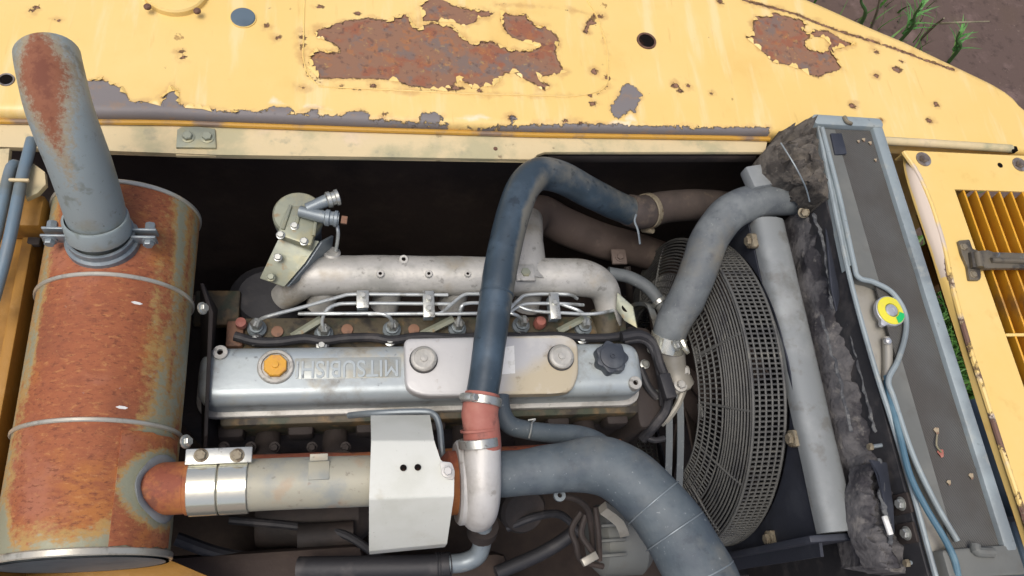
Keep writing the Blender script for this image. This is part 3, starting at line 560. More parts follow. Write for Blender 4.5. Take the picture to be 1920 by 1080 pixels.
# inner crease (top plate edge) and outer edge of the sloping flange, in plan
crease = [P(*q, PZ) for q in [(1694, 284), (1718, 320), (1742, 372), (1758, 420), (1772, 470), (1787, 540), (1815, 640), (1850, 750), (1885, 860), (1920, 965), (1950, 1060), (1975, 1140)]]
flange = [P(*q, PZ - 0.010) for q in [(1698, 290), (1704, 325), (1719, 375), (1736, 425), (1753, 475), (1773, 540), (1805, 640), (1838, 750), (1874, 860), (1913, 975), (1942, 1070), (1966, 1150)]]
cy, _ = spline(crease, 6); fl, _ = spline(flange, 6)
OX0, OX1, OY1, OY0 = 0.897, 1.20, 0.155, -0.52       # louvre opening
V, Fc, ru, ba = [], [], [], []
for i in range(len(cy)):
    c = cy[i]; f = fl[i]
    for t in (0, 0.25, 0.5, 0.75, 1.0):
        q = f * (1 - t) + c * t; q = Vector((q.x, q.y, f.z + (c.z - f.z) * math.sin(t * math.pi / 2))); V.append(q)
        v_ = i / len(cy)
        ru.append(0.011 * (1 - abs(t - 0.8) * 3.2) + 0.012 * pnoise(c.x, c.y, 12) - (0.006 if v_ > 0.36 else 0.012)); ba.append((0.02 if t < 0.9 and 0.03 < v_ < 0.42 else -0.02) + 0.01 * pnoise(c.x, c.y, 9, 3))
for i in range(len(cy) - 1):
    for j in range(4): a = i * 5 + j; Fc.append((a, a + 1, a + 6, a + 5))
k = len(V)
for i in range(len(cy)):                                       # flange drops down the outer side
    V.append(Vector((fl[i].x - 0.002, fl[i].y, PZ - 0.018))); ru.append(-0.02); ba.append(-0.02)
for i in range(len(cy) - 1): Fc.append((i * 5, (i + 1) * 5, k + i + 1, k + i))
obj('edge_flange', (V, Fc), yellow_plain, sp_, 50, dict(rust=ru, bare=ba))
bv, bf = tube([Vector((c.x + 0.001, c.y, PZ - 0.0022)) for c in crease], 0.0052, 8, 10)
obj('edge_bead', (bv, bf), yellow_plain, sp_, 35, dict(rust=[0.016 * pnoise(a[0], a[1], 16) - (0.0 if a[1] < -0.02 else 0.014) for a in bv], bare=[0.012 * pnoise(a[0], a[1], 20, 4) - 0.002 for a in bv]))
# top skin round the opening, as four joined strips of one sheet
yt = crease[0].y; xr = 1.22
sk = []
left = [(c.x, c.y) for c in cy]
topL = [p for p in left if p[1] > OY1]; midL = [p for p in left if OY0 < p[1] <= OY1]; botL = [p for p in left if p[1] <= OY0]
xa = float(np.interp(-OY1, [-p[1] for p in left], [p[0] for p in left])); xb = float(np.interp(-OY0, [-p[1] for p in left], [p[0] for p in left]))
def sheet(poly, z, th):
    return prism(poly, z, z - th, 0.0)
panel_top = topL + [(xa, OY1), (xr, OY1), (xr, yt + 0.004), (left[0][0], yt + 0.001)]
panel_mid = [(xa, OY1 - 0.0002)] + midL + [(xb, OY0), (OX0, OY0), (OX0, OY1 - 0.0002)]
bm = bmesh.new()
def bface(poly):
    bm.faces.new([bm.verts.new((p[0], p[1], PZ)) for p in poly])
bface(topL + [(xa, OY1), (OX0, OY1), (xr, OY1), (xr, yt + 0.004)]); bface([(xa, OY1)] + midL + [(xb, OY0), (OX0, OY0), (OX0, OY1)]); bface([(xb, OY0)] + botL + [(xr, botL[-1][1] if botL else OY0 - 0.1), (xr, OY0), (OX0, OY0)])
bmesh.ops.remove_doubles(bm, verts=bm.verts, dist=0.0003)
ext = bmesh.ops.extrude_face_region(bm, geom=list(bm.faces))
for g in ext['geom']:
    if isinstance(g, bmesh.types.BMVert): g.co.z -= 0.004
bm.verts.index_update(); vf = ([v.co.copy() for v in bm.verts], [tuple(v.index for v in f.verts) for f in bm.faces]); bm.free()
obj('top_skin', vf, yellow_plain, sp_, 40)
obj('far_lip', box(((left[0][0] + xr) / 2, yt + 0.002, PZ - 0.018), (xr - left[0][0] - 0.01, 0.004, 0.034)), yellow_plain, sp_)
s0 = None
for i in range(11):
    x = OX0 + 0.021 + i * 0.0285
    M = Matrix.Rotation(math.radians(-14), 3, 'Y')
    if s0 is None:
        s0 = obj('louvre_slat', box((x + 0.006, (OY0 + OY1) / 2, PZ - 0.024), (0.0040, OY1 - OY0 - 0.002, 0.050), bev=0.0012, axis_m=M), slat_yellow, sp_); z0 = wloc(s0)
    else: copy_to(s0, z0 + Vector((i * 0.0285, 0, 0)), sp_)
for y in (P(1890, 628, PZ).y, P(1915, 737, PZ).y): obj('louvre_crossbar', box(((OX0 + OX1) / 2, y, PZ - 0.0015), (OX1 - OX0, 0.006, 0.007)), yellow_plain, sp_)
obj('louvre_backing', box(((OX0 + OX1) / 2, (OY0 + OY1) / 2, PZ - 0.11), (OX1 - OX0, OY1 - OY0, 0.006)), ochre, sp_)
obj('louvre_side', box((OX0 - 0.006, (OY0 + OY1) / 2, PZ - 0.058), (0.004, OY1 - OY0, 0.10)), ochre, sp_)
for x, y in [(1731, 299), (1911, 309)]:
    wsh = obj('washer', lathe([(0.0165, 0), (0.0165, 0.002), (0.0155, 0.003), (0, 0.003)], P(x, y, PZ), (0, 0, 1), 28), washer_grey, sp_)
    obj('bolt', bolt(P(x, y, PZ + 0.003), (0, 0, 1), 0.009, 0.008, 0), washer_grey, wsh)
obj('rusted_hole', lathe([(0.006, 0.0008), (0.005, -0.003), (0, -0.004)], P(1875, 310, PZ), (0, 0, 1), 14), hole_m, sp_)
# T-shaped latch hinge across the louvres
hz = PZ + 0.004
h0 = thing('strap_hinge', P(1815, 490, PZ), 'worn dark steel T-shaped strap hinge lying across the yellow louvres', 'hinge')
hp = [P(*q, hz) for q in [(1795, 452), (1816, 450), (1822, 468), (1832, 470), (1838, 518), (1836, 526), (1816, 526), (1812, 500), (1802, 478)]]
obj('fixed_leaf', prism([(p.x, p.y) for p in rpoly(hp, 0.004, 3)], hz + 0.003, PZ + 0.0006, 0.001), hinge_m, h0)
hs = [P(*q, hz + 0.008) for q in [(1818, 473), (1850, 470), (1860, 474), (1985, 478), (1985, 505), (1862, 504), (1850, 505), (1822, 502)]]
arm = obj('strap', prism([(p.x, p.y) for p in hs], hz + 0.012, hz + 0.0035, 0.0015), hinge_m, h0)
obj('strap_rib', tube([P(1858, 488, hz + 0.0135), P(1985, 491, hz + 0.0135)], 0.0055, 10, 2), hinge_m, arm)
obj('hinge_barrel', tube([P(1832, 474, hz + 0.012), P(1837, 502, hz + 0.012)], 0.0075, 12, 2), hinge_m, h0)
for x, y in [(1807, 463), (1825, 515)]: obj('hinge_bolt', bolt(P(x, y, hz + 0.0035), (0, 0, 1), 0.006, 0.004, 1.3), dull_bolt, h0)
# things seen down the gap between radiator and panel
t = tag(obj('door_bracket', box(P(1752, 500, -0.12), (0.05, 0.10, 0.10), rz=0.1), ochre), 'small ochre bracket down the gap between radiator and louvred panel', 'bracket')
t = tag(obj('gap_hose', tube([P(1815, 760, -0.3), P(1850, 830, -0.28), P(1880, 900, -0.28), P(1900, 960, -0.3)], 0.035, 14, 5), blue_hose), 'blue grey hose low in the gap beside the radiator', 'hose')
t = tag(obj('gap_tank', join(box(P(1900, 1045, -0.25), (0.14, 0.16, 0.2), bev=0.03)), blue_hose), 'pale blue rounded canister at the lower right edge', 'canister')
t = tag(obj('sill_plate', box((0.86, 0.05, -0.2), (0.12, 0.34, 0.02)), black), 'dark sill plate below the far end of the side gap', 'plate')
t = tag(obj('gap_post', box(P(1835, 830, -0.45), (0.06, 0.14, 0.3), rz=0.1, bev=0.01), rust_plain), 'rust brown post low in the gap beside the radiator', 'post')

# ================================================================== radiator
RZ = 0.18; RX0, RX1, RY0, RY1 = 0.596, 0.747, -0.535, 0.286
rad = thing('radiator', (0.67, -0.12, -0.6), 'long grey framed radiator with dark perforated screen on its top', 'radiator')
obj('core', box((0.67, -0.135, -0.22), (0.13, 0.77, 0.70), bev=0.004), navy, rad)
obj('header_tank', box((0.655, -0.13, 0.147), (0.112, 0.79, 0.022), bev=0.004), tank_m, rad)
obj('right_rail', box((0.7345, (RY0 + RY1) / 2, RZ - 0.02), (0.025, RY1 - RY0, 0.046), bev=0.006), rad_grey, rad)
obj('far_rail', prism([(p[0], p[1]) for p in rpoly([(RX0 - 0.004, RY1 - 0.014), (RX1, RY1 - 0.014), (RX1, RY1 + 0.008), (RX0 - 0.004, RY1 + 0.010)], 0.010, 5)], RZ + 0.005, RZ - 0.032, 0.003), rad_grey, rad)
nrail = obj('near_rail', prism(rpoly([(RX0 + 0.012, RY0 - 0.03), (RX1, RY0 - 0.034), (RX1, RY0 + 0.012), (RX0 + 0.012, RY0 + 0.012)], 0.006, 3), RZ + 0.002, RZ - 0.05, 0.003), rad_plate, rad)
obj('lifting_lug', tube([P(1828, 1022, RZ + 0.004), P(1832, 1034, RZ + 0.006), P(1862, 1036, RZ + 0.006)], 0.008, 10, 4), rad_plate, nrail)
obj('small_clip', tube([P(1583, 219, RZ + 0.008), P(1588, 228, RZ + 0.010), P(1596, 232, RZ + 0.006)], 0.004, 8, 3), dull_bolt, rad)
# cover plate with the bulged cut-out round the filler cap
trim = [(1541, 240), (1573, 365), (1600, 490), (1610, 520), (1638, 529), (1672, 548), (1696, 585), (1698, 625), (1684, 675), (1666, 712), (1676, 748), (1710, 850), (1752, 940), (1795, 1014)]
tw = [P(x, y, RZ) for x, y in trim]; ts, _ = spline(tw, 5)
xm = 0.640
V, Fc = [], []
for q in ts:
    q2 = Vector((max(xm, q.x + 0.004), q.y, RZ - 0.004)); V += [Vector((q.x, q.y, RZ - 0.002)), q2, Vector((q.x, q.y, RZ - 0.028))]
for i in range(len(ts) - 1): Fc += [(3 * i, 3 * i + 1, 3 * i + 4, 3 * i + 3), (3 * i, 3 * i + 3, 3 * i + 5, 3 * i + 2)]
obj('cover_plate', (V, Fc), rad_plate, rad)
obj('cover_trim', tube(tw, 0.0048, 10, 6), rad_grey, rad)
lr = [P(x, y, RZ - 0.004) for x, y in [(1534, 236), (1566, 395), (1590, 505)]]; lt = [P(x, y, RZ - 0.004) for x, y in [(1544, 240), (1575, 365), (1600, 490)]]
obj('left_rail', prism([(p.x - 0.002, p.y) for p in lr] + [(p.x + 0.002, p.y) for p in reversed(lt)], RZ - 0.003, RZ - 0.02, 0.001), rad_grey, rad)
obj('dark_square', prism(rpoly([(p.x, p.y) for p in [P(*q, RZ) for q in [(1557, 250), (1578, 250), (1588, 288), (1566, 290)]]], 0.002, 2), RZ + 0.0005, RZ - 0.004, 0.0006), navy, rad)  # thin dark square plate near the far end of the cover plate
# perforated screen
scr = bpy.data.materials.new('perforated_screen'); scr.use_nodes = True
n = scr.node_tree.nodes; lk = scr.node_tree.links.new; b = n['Principled BSDF']
tc = n.new('ShaderNodeTexCoord'); mp = n.new('ShaderNodeMapping'); mp.inputs['Scale'].default_value = (1, 1, 0.001); lk(tc.outputs['Object'], mp.inputs[0])
mp.inputs['Rotation'].default_value = (0, 0, math.radians(45))
vo = n.new('ShaderNodeTexVoronoi'); vo.inputs['Scale'].default_value = 420; vo.inputs['Randomness'].default_value = 0.0; lk(mp.outputs[0], vo.inputs['Vector'])
mr = n.new('ShaderNodeMapRange'); mr.inputs[1].default_value = 0.28; mr.inputs[2].default_value = 0.40; lk(vo.outputs['Distance'], mr.inputs[0])
nz = n.new('ShaderNodeTexNoise'); nz.inputs['Scale'].default_value = 9; nz.inputs['Detail'].default_value = 7; lk(tc.outputs['Object'], nz.inputs['Vector'])
m2 = n.new('ShaderNodeMapRange'); m2.inputs[1].default_value = 0.4; m2.inputs[2].default_value = 0.65; lk(nz.outputs[0], m2.inputs[0])
x1 = n.new('ShaderNodeMix'); x1.data_type = 'RGBA'; x1.inputs[6].default_value = L(92, 89, 83); x1.inputs[7].default_value = L(106, 107, 103); lk(m2.outputs[0], x1.inputs[0])
x2 = n.new('ShaderNodeMix'); x2.data_type = 'RGBA'; x2.inputs[6].default_value = L(58, 55, 51); lk(x1.outputs[2], x2.inputs[7]); lk(mr.outputs[0], x2.inputs[0])
lk(x2.outputs[2], b.inputs['Base Color']); b.inputs['Roughness'].default_value = 0.7
bp = n.new('ShaderNodeBump'); bp.inputs['Strength'].default_value = 0.5; bp.inputs['Distance'].default_value = 0.001; lk(mr.outputs[0], bp.inputs['Height']); lk(bp.outputs[0], b.inputs['Normal'])
sv, sf = [], []
for j in range(41):
    y = RY0 + 0.01 + (RY1 - 0.026 - RY0) * j / 40
    for i in range(7): x = 0.632 + (0.7235 - 0.632) * i / 6; sv.append((x, y, RZ - 0.007 + 0.0012 * pnoise(x, y, 14)))
for j in range(40):
    for i in range(6): a = j * 7 + i; sf.append((a, a + 1, a + 8, a + 7))
sv2 = [(a[0], a[1], a[2] - 0.003) for a in sv]; k = len(sv)
screen = obj('perforated_screen', (sv + sv2, sf + [tuple(i + k for i in f) for f in sf]), scr, rad)
# dried leaf scraps lying on the screen
for i, (x, y, s) in enumerate([(1757, 808, 7), (1765, 850, 8), (1780, 905, 5), (1822, 893, 6), (1620, 262, 5), (1632, 268, 5), (1610, 265, 4), (1642, 300, 4)]):
    q = P(x, y, RZ - 0.004); r = s * 0.0007
    tag(obj('dried_leaf', slab([q + Vector((math.cos(a) * r * (1.4 if k % 2 else 0.8), math.sin(a) * r * 1.3, 0.001 * math.sin(k * 2))) for k, a in enumerate(np.linspace(0, 5.4, 7))], 0.0008, 0), scrap_m if i != 1 else red_hose),
        ['pale dried leaf scrap on the screen, upper one of a close pair', 'pinkish dried leaf scrap on the screen below a pale one', 'small pale scrap on the lower left of the screen', 'small pale scrap near the lower right screen edge', 'pale scrap, middle of three at the far end of the screen', 'pale scrap, rightmost of three at the far end of the screen', 'pale scrap, leftmost of three at the far end of the screen', 'lone pale scrap near the right rail at the far end'][i], 'leaf scrap', 'debris on the radiator screen')
tag(obj('dry_twig', tube([P(1757, 815, RZ - 0.002), P(1756, 835, RZ), P(1765, 848, RZ - 0.002)], 0.0016, 6, 3), straw_m), 'thin dry twig between two leaf scraps on the screen', 'twig')
# black side plate of the radiator facing the fan
spl_ = obj('side_plate', box((0.590, -0.16, -0.13), (0.008, 0.80, 0.585), bev=0.002), blackrub, rad)
obj('side_rail', tube([P(x, y, RZ - 0.006) for x, y in [(1533, 228), (1566, 395), (1598, 540), (1640, 690), (1672, 790), (1708, 910), (1752, 1072), (1775, 1150)]], 0.0045, 8, 4), rad_grey, rad)
def side_x(x, y, X):                                           # point on the vertical plane X = const
    c = Vector((x - 960.0, y - 540.0, F_PX)); d = Vector((AX.dot(c), AY.dot(c), AZ.dot(c))); return CAM + d * ((X - CAM.x) / d.x)
for x, y in [(1690, 945), (1700, 1000)]:
    q = side_x(x, y, 0.585); tb = obj('bolt_tab', box(q + Vector((0.0, 0, 0.0)), (0.006, 0.032, 0.045), bev=0.002), dark, rad); obj('bolt', bolt(q + Vector((-0.003, 0, 0.004)), (-1, 0, 0), 0.008, 0.008, 1.4), silver_bolt, tb)
for x, y, ln in [(1632, 838, 0.036), (1700, 1056, 0.042)]:
    q = P(x, y, 0.13); st = obj('threaded_stud', tube([q, q + Vector((ln, 0.002, 0.012))], 0.0036, 8, 2), galv, rad); obj('nut', bolt(q + Vector((0.003, 0, 0)), (-1, 0, 0), 0.0065, 0.007, 0), dull_bolt, st)

# radiator cap
q = P(1661, 588, 0.166)
obj('filler_neck', lathe([(0.021, -0.012), (0.021, 0.004), (0.024, 0.006), (0.0, 0.006)], q, (0, 0, 1), 32), tank_m, rad)
V_ = []
for k in range(72):
    a = 2 * math.pi * k / 72; r = 0.0285
    for ea in (math.radians(48), math.radians(228)):
        d = (a - ea + math.pi) % (2 * math.pi) - math.pi
        r += 0.0085 * math.exp(-(d / 0.19) ** 4)
    V_.append((q.x + r * math.cos(a), q.y + r * math.sin(a)))
lid = obj('filler_cap', prism(V_, q.z + 0.014, q.z + 0.006, 0.0015), cap_metal, rad)
lid['label'] = 'round cap with yellow and green sticker and two silver ears'
obj('sticker_ring', lathe([(0.0262, 0.0), (0.0262, 0.0012), (0.0130, 0.0030), (0.0125, 0.0)], q + Vector((0, 0, 0.0143)), (0, 0, 1), 48), cap_yellow, lid)
gq = q + Vector((0, 0, 0.0146))
obj('sticker_patch', lathe_open([(0.0255, 0.0), (0.0255, 0.0015), (0.0138, 0.0034), (0.0138, 0.0), (0.0255, 0.0)], gq, (0, 0, 1), 16, math.radians(-75), math.radians(-15)), cap_green, lid)
obj('rivet', lathe([(0.0118, 0.0), (0.0118, 0.002), (0.010, 0.004), (0.004, 0.0045), (0.0032, 0.0036), (0, 0.0036)], gq, (0, 0, 1), 28), cap_metal, lid)
ot = thing('overflow_tube', P(1665, 660, 0.16), 'thin blue grey overflow tube running from the filler neck down the radiator', 'tube')
obj('nipple', tube([P(1661, 632, 0.17), P(1664, 650, 0.168), P(1664, 690, 0.166), P(1660, 716, 0.166)], [0.0062, 0.0085, 0.0085, 0.0065], 12, 4), tank_m, ot)
obj('nipple_ball', lathe([(0.0, -0.006), (0.0055, -0.004), (0.0065, 0.0), (0.0055, 0.004), (0, 0.006)], P(1664, 640, 0.178), (0, 0, 1), 14), cap_metal, ot)
obj('hose', tube([P(*a) for a in [(1661, 706, 0.168), (1668, 745, 0.174), (1688, 820, 0.182), (1706, 890, 0.185), (1735, 950, 0.188), (1768, 1005, 0.188), (1788, 1045, 0.186), (1796, 1080, 0.18), (1800, 1120, 0.15)]], 0.0052, 10, 6), blue_tube, ot)

# foam seal between shroud and radiator
fs = thing('foam_seal', P(1590, 700, 0.0), 'ragged charcoal foam seal strip between fan shroud and radiator', 'seal')
def strip(la, lb, z_a, z_b, nu, nv, amp, fq, hump, skirt=0.06, seed=0.0):
    V, Fc = [], []
    A = [Vector((x, y)) for x, y in la]; B = [Vector((x, y)) for x, y in lb]
    def at(poly, t):
        k = t * (len(poly) - 1); i = min(int(k), len(poly) - 2); return poly[i].lerp(poly[i + 1], k - i)
    for j in range(nv + 1):
        t = j / nv; a, b = at(A, t), at(B, t)
        for i in range(nu + 1):
            s = i / nu; p = a.lerp(b, s); z = z_a + (z_b - z_a) * s + hump * math.sin(math.pi * s)
            q = P(p.x, p.y, z)
            e = min(1.0, 4 * s * (1 - s) + 0.25)
            nzv = noise.fractal(Vector((q.x * fq, q.y * fq, seed)), 0.9, 2.1, 4)
            q.z += amp * nzv * e; q.x += amp * 0.6 * pnoise(q.x, q.y, fq * 1.3, seed + 5) * e
            if i in (0, nu): q.x += 0.006 * pnoise(q.y, seed, 22)
            V.append(q)
    m = nu + 1
    for j in range(nv):
        for i in range(nu): k = j * m + i; Fc.append((k, k + 1, k + m + 1, k + m))
    k = len(V)                                             # closed underside
    for v in list(V): V.append(v - Vector((0, 0, skirt)))
    Fc += [tuple(i + k for i in f) for f in list(Fc)]
    loop = [i for i in range(m)] + [j * m + nu for j in range(1, nv + 1)] + [nv * m + i for i in range(nu - 1, -1, -1)] + [j * m for j in range(nv - 1, 0, -1)]
    for i in range(len(loop)): a, b = loop[i], loop[(i + 1) % len(loop)]; Fc.append((a, b, b + k, a + k))
    return V, Fc
obj('foam_strip', strip([(1490, 395), (1512, 520), (1535, 640), (1560, 760), (1590, 880), (1606, 985), (1612, 1060)], [(1556, 395), (1590, 520), (1628, 640), (1655, 760), (1665, 880), (1690, 985), (1700, 1075)], 0.07, 0.115, 18, 140, 0.020, 34, 0.016), foam, fs, 60)
obj('dust_clump', strip([(1462, 246), (1436, 282), (1438, 312), (1462, 334), (1494, 345)], [(1530, 222), (1537, 255), (1544, 288), (1550, 325), (1556, 372)], 0.14, 0.172, 30, 34, 0.03, 46, 0.012, 0.06, 9.0), fluff, fs, 60)
obj('foam_lower_lobe', strip([(1612, 872), (1604, 915), (1606, 970), (1616, 1020), (1640, 1062)], [(1652, 868), (1662, 920), (1668, 980), (1674, 1030), (1690, 1065)], 0.115, 0.12, 16, 50, 0.024, 42, 0.018, 0.03, 3.0), foam, fs, 60)
def ragged(name, pts, z, r, m, par, seed):
    w_ = []
    c, _ = spline([P(x, y, z) for x, y in pts], 8)
    for i, q in enumerate(c): w_.append(q + Vector((0.005 * noise.noise(Vector((i * 0.45, seed, 0))), 0, 0.004 * noise.noise(Vector((i * 0.35, 0, seed))))))
    rr = [r * (0.7 + 0.9 * abs(noise.noise(Vector((i * 0.6, seed, 4))))) for i in range(len(w_))]
    return obj(name, tube(w_, rr, 7, 0, squash=0.5), m, par)
ragged('torn_edge', [(1524, 400), (1540, 440), (1548, 480), (1556, 530), (1560, 580)], 0.135, 0.0042, torn, fs, 1)
ragged('torn_edge', [(1592, 600), (1605, 660), (1618, 710), (1632, 770), (1642, 810)], 0.132, 0.005, torn, fs, 2)
ragged('torn_edge', [(1648, 860), (1652, 900), (1656, 950), (1668, 985), (1670, 1020)], 0.148, 0.005, torn, fs, 3)
ragged('torn_edge', [(1540, 590), (1556, 650), (1572, 700), (1585, 760), (1596, 810)], 0.122, 0.004, torn, fs, 4)
obj('rubber_flap', slab([P(1545, 415, 0.14), P(1570, 450, 0.13), P(1578, 530, 0.125), P(1566, 585, 0.13), P(1556, 540, 0.142), P(1550, 470, 0.142)], 0.004), navy, fs)
obj('rubber_flap', slab([P(1628, 862, 0.15), P(1660, 868, 0.145), P(1672, 950, 0.14), P(1674, 1000, 0.14), P(1652, 930, 0.15), P(1644, 890, 0.152)], 0.004), navy, fs)
obj('retaining_wire', tube([P(1464, 268, 0.21), P(1490, 310, 0.21), P(1510, 350, 0.19), P(1518, 378, 0.17)], 0.0015, 6, 5), galv, fs)
obj('white_clip', box(P(1664, 985, 0.155), (0.009, 0.030, 0.006), rz=0.1), paper, fs)

# ================================================================== fan shroud, guard, fan
FX, FY, FZ, FR = 0.472, -0.134, -0.25, 0.331
sh = thing('fan_shroud', (0.52, -0.15, -0.65), 'dark fan shroud with a rounded dusty grey top bar beside the guard', 'shroud')
V, Fc = [], []
ys = np.linspace(0.118, -0.478, 24)
arc = [(-0.033, -0.030), (-0.033, -0.018), (-0.0315, -0.009), (-0.028, -0.002), (-0.021, 0.002), (-0.008, 0.0035), (0.010, 0.002), (0.024, -0.003), (0.032, -0.011), (0.035, -0.024), (0.035, -0.06)]
for y in ys:
    for a, b in arc: V.append((0.519 + a + 0.02 * (y - 0.1) * 0.5, y, 0.083 + b + 0.0015 * pnoise(y, a, 14)))
m = len(arc)
for j in range(len(ys) - 1):
    for i in range(m - 1): k = j * m + i; Fc.append((k, k + 1, k + m + 1, k + m))
Fc += [tuple(range(m)), tuple(range((len(ys) - 1) * m, len(ys) * m))]
obj('top_bar', (V, Fc), shroud_grey, sh, 50)
# front plate with the round fan opening
V, Fc = [], []; NA = 96
def sq(t):
    c, s = math.cos(t), math.sin(t); k = 1 / max(abs(c) / 0.335, abs(s) / (0.30 if s > 0 else 0.34)); return c * k, max(s * k, FR * 0.99 * s) if s > 0 else s * k
for X in (0.484, 0.490):
    for rr in (0, 1):
        for k in range(NA):
            t = 2 * math.pi * k / NA
            if rr == 0: y, z = FR * 0.985 * math.cos(t), FR * 0.985 * math.sin(t)
            else:
                y, z = sq(t); y = max(y, FR * 0.985 * math.cos(t)) if math.cos(t) > 0 else min(y, FR * 0.985 * math.cos(t)); y += -0.045 if rr else 0
            V.append((X, FY + y, FZ + z))
for k in range(NA):
    k2 = (k + 1) % NA; Fc += [(k, k2, NA + k2, NA + k), (2 * NA + k, 2 * NA + k2, 3 * NA + k2, 3 * NA + k), (k, k2, 2 * NA + k2, 2 * NA + k), (NA + k, NA + k2, 3 * NA + k2, 3 * NA + k)]
obj('front_plate', (V, Fc), navy, sh)
obj('end_plate', box((0.50, 0.124, -0.02), (0.08, 0.01, 0.18), bev=0.003), navy, sh)
obj('end_bracket', box(P(1420, 335, 0.10), (0.05, 0.05, 0.03), rz=0.2, bev=0.006), shroud_grey, sh)
obj('near_end_plate', box((0.50, -0.486, -0.1), (0.09, 0.012, 0.34), bev=0.003), navy, sh)
for x, y in [(1414, 452), (1493, 822), (1450, 1010)]:
    q = side_x(x, y, 0.482); tb = obj('guard_stay', box(q, (0.02, 0.03, 0.012), bev=0.003), dull_bolt, sh); obj('bolt', bolt(q + Vector((-0.010, 0, 0)), (-1, 0, 0), 0.010, 0.008, 1.5), dull_bolt, tb)

gd = thing('fan_guard', (0.43, FY, FZ - FR), 'dusty grey wire fan guard of concentric rings and mesh bands', 'fan guard')
def ring(X, R, r, seg=96, tseg=6):
    V, Fc = [], []
    for k in range(seg):
        t = 2 * math.pi * k / seg; d = Vector((0, math.cos(t), math.sin(t)))
        for j in range(tseg):
            a = 2 * math.pi * j / tseg; V.append(Vector((X, FY, FZ)) + d * (R + r * math.cos(a)) + Vector((r * math.sin(a), 0, 0)))
    for k in range(seg):
        for j in range(tseg): a = k * tseg + j; b = k * tseg + (j + 1) % tseg; c = ((k + 1) % seg) * tseg; Fc.append((a, b, c + (j + 1) % tseg, c + j))
    return V, Fc
XF = FX - 0.063
for X in np.linspace(XF, FX, 6): obj('band_ring', ring(X, FR, 0.0021 if 0.001 < X - XF < 0.062 else 0.003), guard_m, gd)
nface = 10
face = [(FR - 0.006 - (0.062) * i / (nface - 1), XF - 0.001 - 0.018 * math.sin(i / (nface - 1) * 1.2)) for i in range(nface)]
for R_, X in face: obj('face_ring', ring(X, R_, 0.0020), guard_m, gd)
inner = [(FR - 0.076 - 0.0145 * i, XF - 0.020 - 0.005 * i) for i in range(5)]
for R_, X in inner: obj('inner_ring', ring(X, R_, 0.0021), guard_m, gd)
V, Fc = [], []
for k in range(220):
    t = 2 * math.pi * k / 220; d = Vector((0, math.cos(t), math.sin(t))); c = Vector((0, FY, FZ))
    a = tube([c + d * FR + Vector((XF, 0, 0)), c + d * FR + Vector((FX, 0, 0))], 0.0019, 4, 0); V_, F_ = a; k0 = len(V); V += V_; Fc += [tuple(i + k0 for i in f) for f in F_]
tag(obj('band_rods', (V, Fc), guard_m, gd), kind='stuff')
V, Fc = [], []
for k in range(150):
    t = 2 * math.pi * k / 150; d = Vector((0, math.cos(t), math.sin(t))); c = Vector((0, FY, FZ))
    V_, F_ = tube([c + d * inner[0][0] + Vector((inner[0][1], 0, 0)), c + d * inner[-1][0] + Vector((inner[-1][1], 0, 0))], 0.0018, 4, 0); k0 = len(V); V += V_; Fc += [tuple(i + k0 for i in f) for f in F_]
tag(obj('face_rods', (V, Fc), guard_m, gd), kind='stuff')
for k in range(14):
    t = 2 * math.pi * (k + 0.4) / 14; d = Vector((0, math.cos(t), math.sin(t))); c = Vector((0, FY, FZ))
    obj('stay_rod', tube([c + d * (FR - 0.004) + Vector((XF + 0.002, 0, 0)), c + d * (FR - 0.04) + Vector((XF - 0.012, 0, 0)), c + d * inner[-1][0] + Vector((inner[-1][1] + 0.002, 0, 0))], 0.0026, 6, 3), guard_m, gd)
for t in (86, 66, 118):
    d = Vector((0, math.cos(math.radians(t)), math.sin(math.radians(t)))); c = Vector((XF - 0.036, FY, FZ)) + d * (inner[-1][0] - 0.002)
    obj('joint_plate', box(c, (0.006, 0.03, 0.016), bev=0.002), guard_m, gd)

fn = thing('cooling_fan', (0.42, FY, FZ - 0.28), 'dark cooling fan behind the wire guard', 'fan')
obj('hub', lathe([(0.0, -0.05), (0.06, -0.05), (0.075, -0.03), (0.08, 0.02), (0.0, 0.03)], (0.43, FY, FZ), (1, 0, 0), 32), black, fn)
for k in range(8):
    t = 2 * math.pi * k / 8; V, Fc = [], []
    for i in range(7):
        r = 0.075 + (0.29 - 0.075) * i / 6
        for j in range(5):
            s = (j / 4 - 0.5); tt = t + s * 0.11 / r * 1.0; X = 0.43 + s * 0.07
            for th in (0,): V.append((X + 0.004 * math.cos(s * 3), FY + r * math.cos(tt), FZ + r * math.sin(tt)))
    for i in range(6):
        for j in range(4): a = i * 5 + j; Fc.append((a, a + 1, a + 6, a + 5))
    k0 = len(V); V += [(a[0] + 0.004, a[1], a[2]) for a in V]; Fc += [tuple(i + k0 for i in f) for f in list(Fc)]
    lp = [0, 1, 2, 3, 4] + [9, 14, 19, 24, 29, 34] + [33, 32, 31, 30] + [25, 20, 15, 10, 5]
    for i in range(len(lp)): a, b = lp[i], lp[(i + 1) % len(lp)]; Fc.append((a, b, b + k0, a + k0))
    obj('blade', (V, Fc), black, fn)
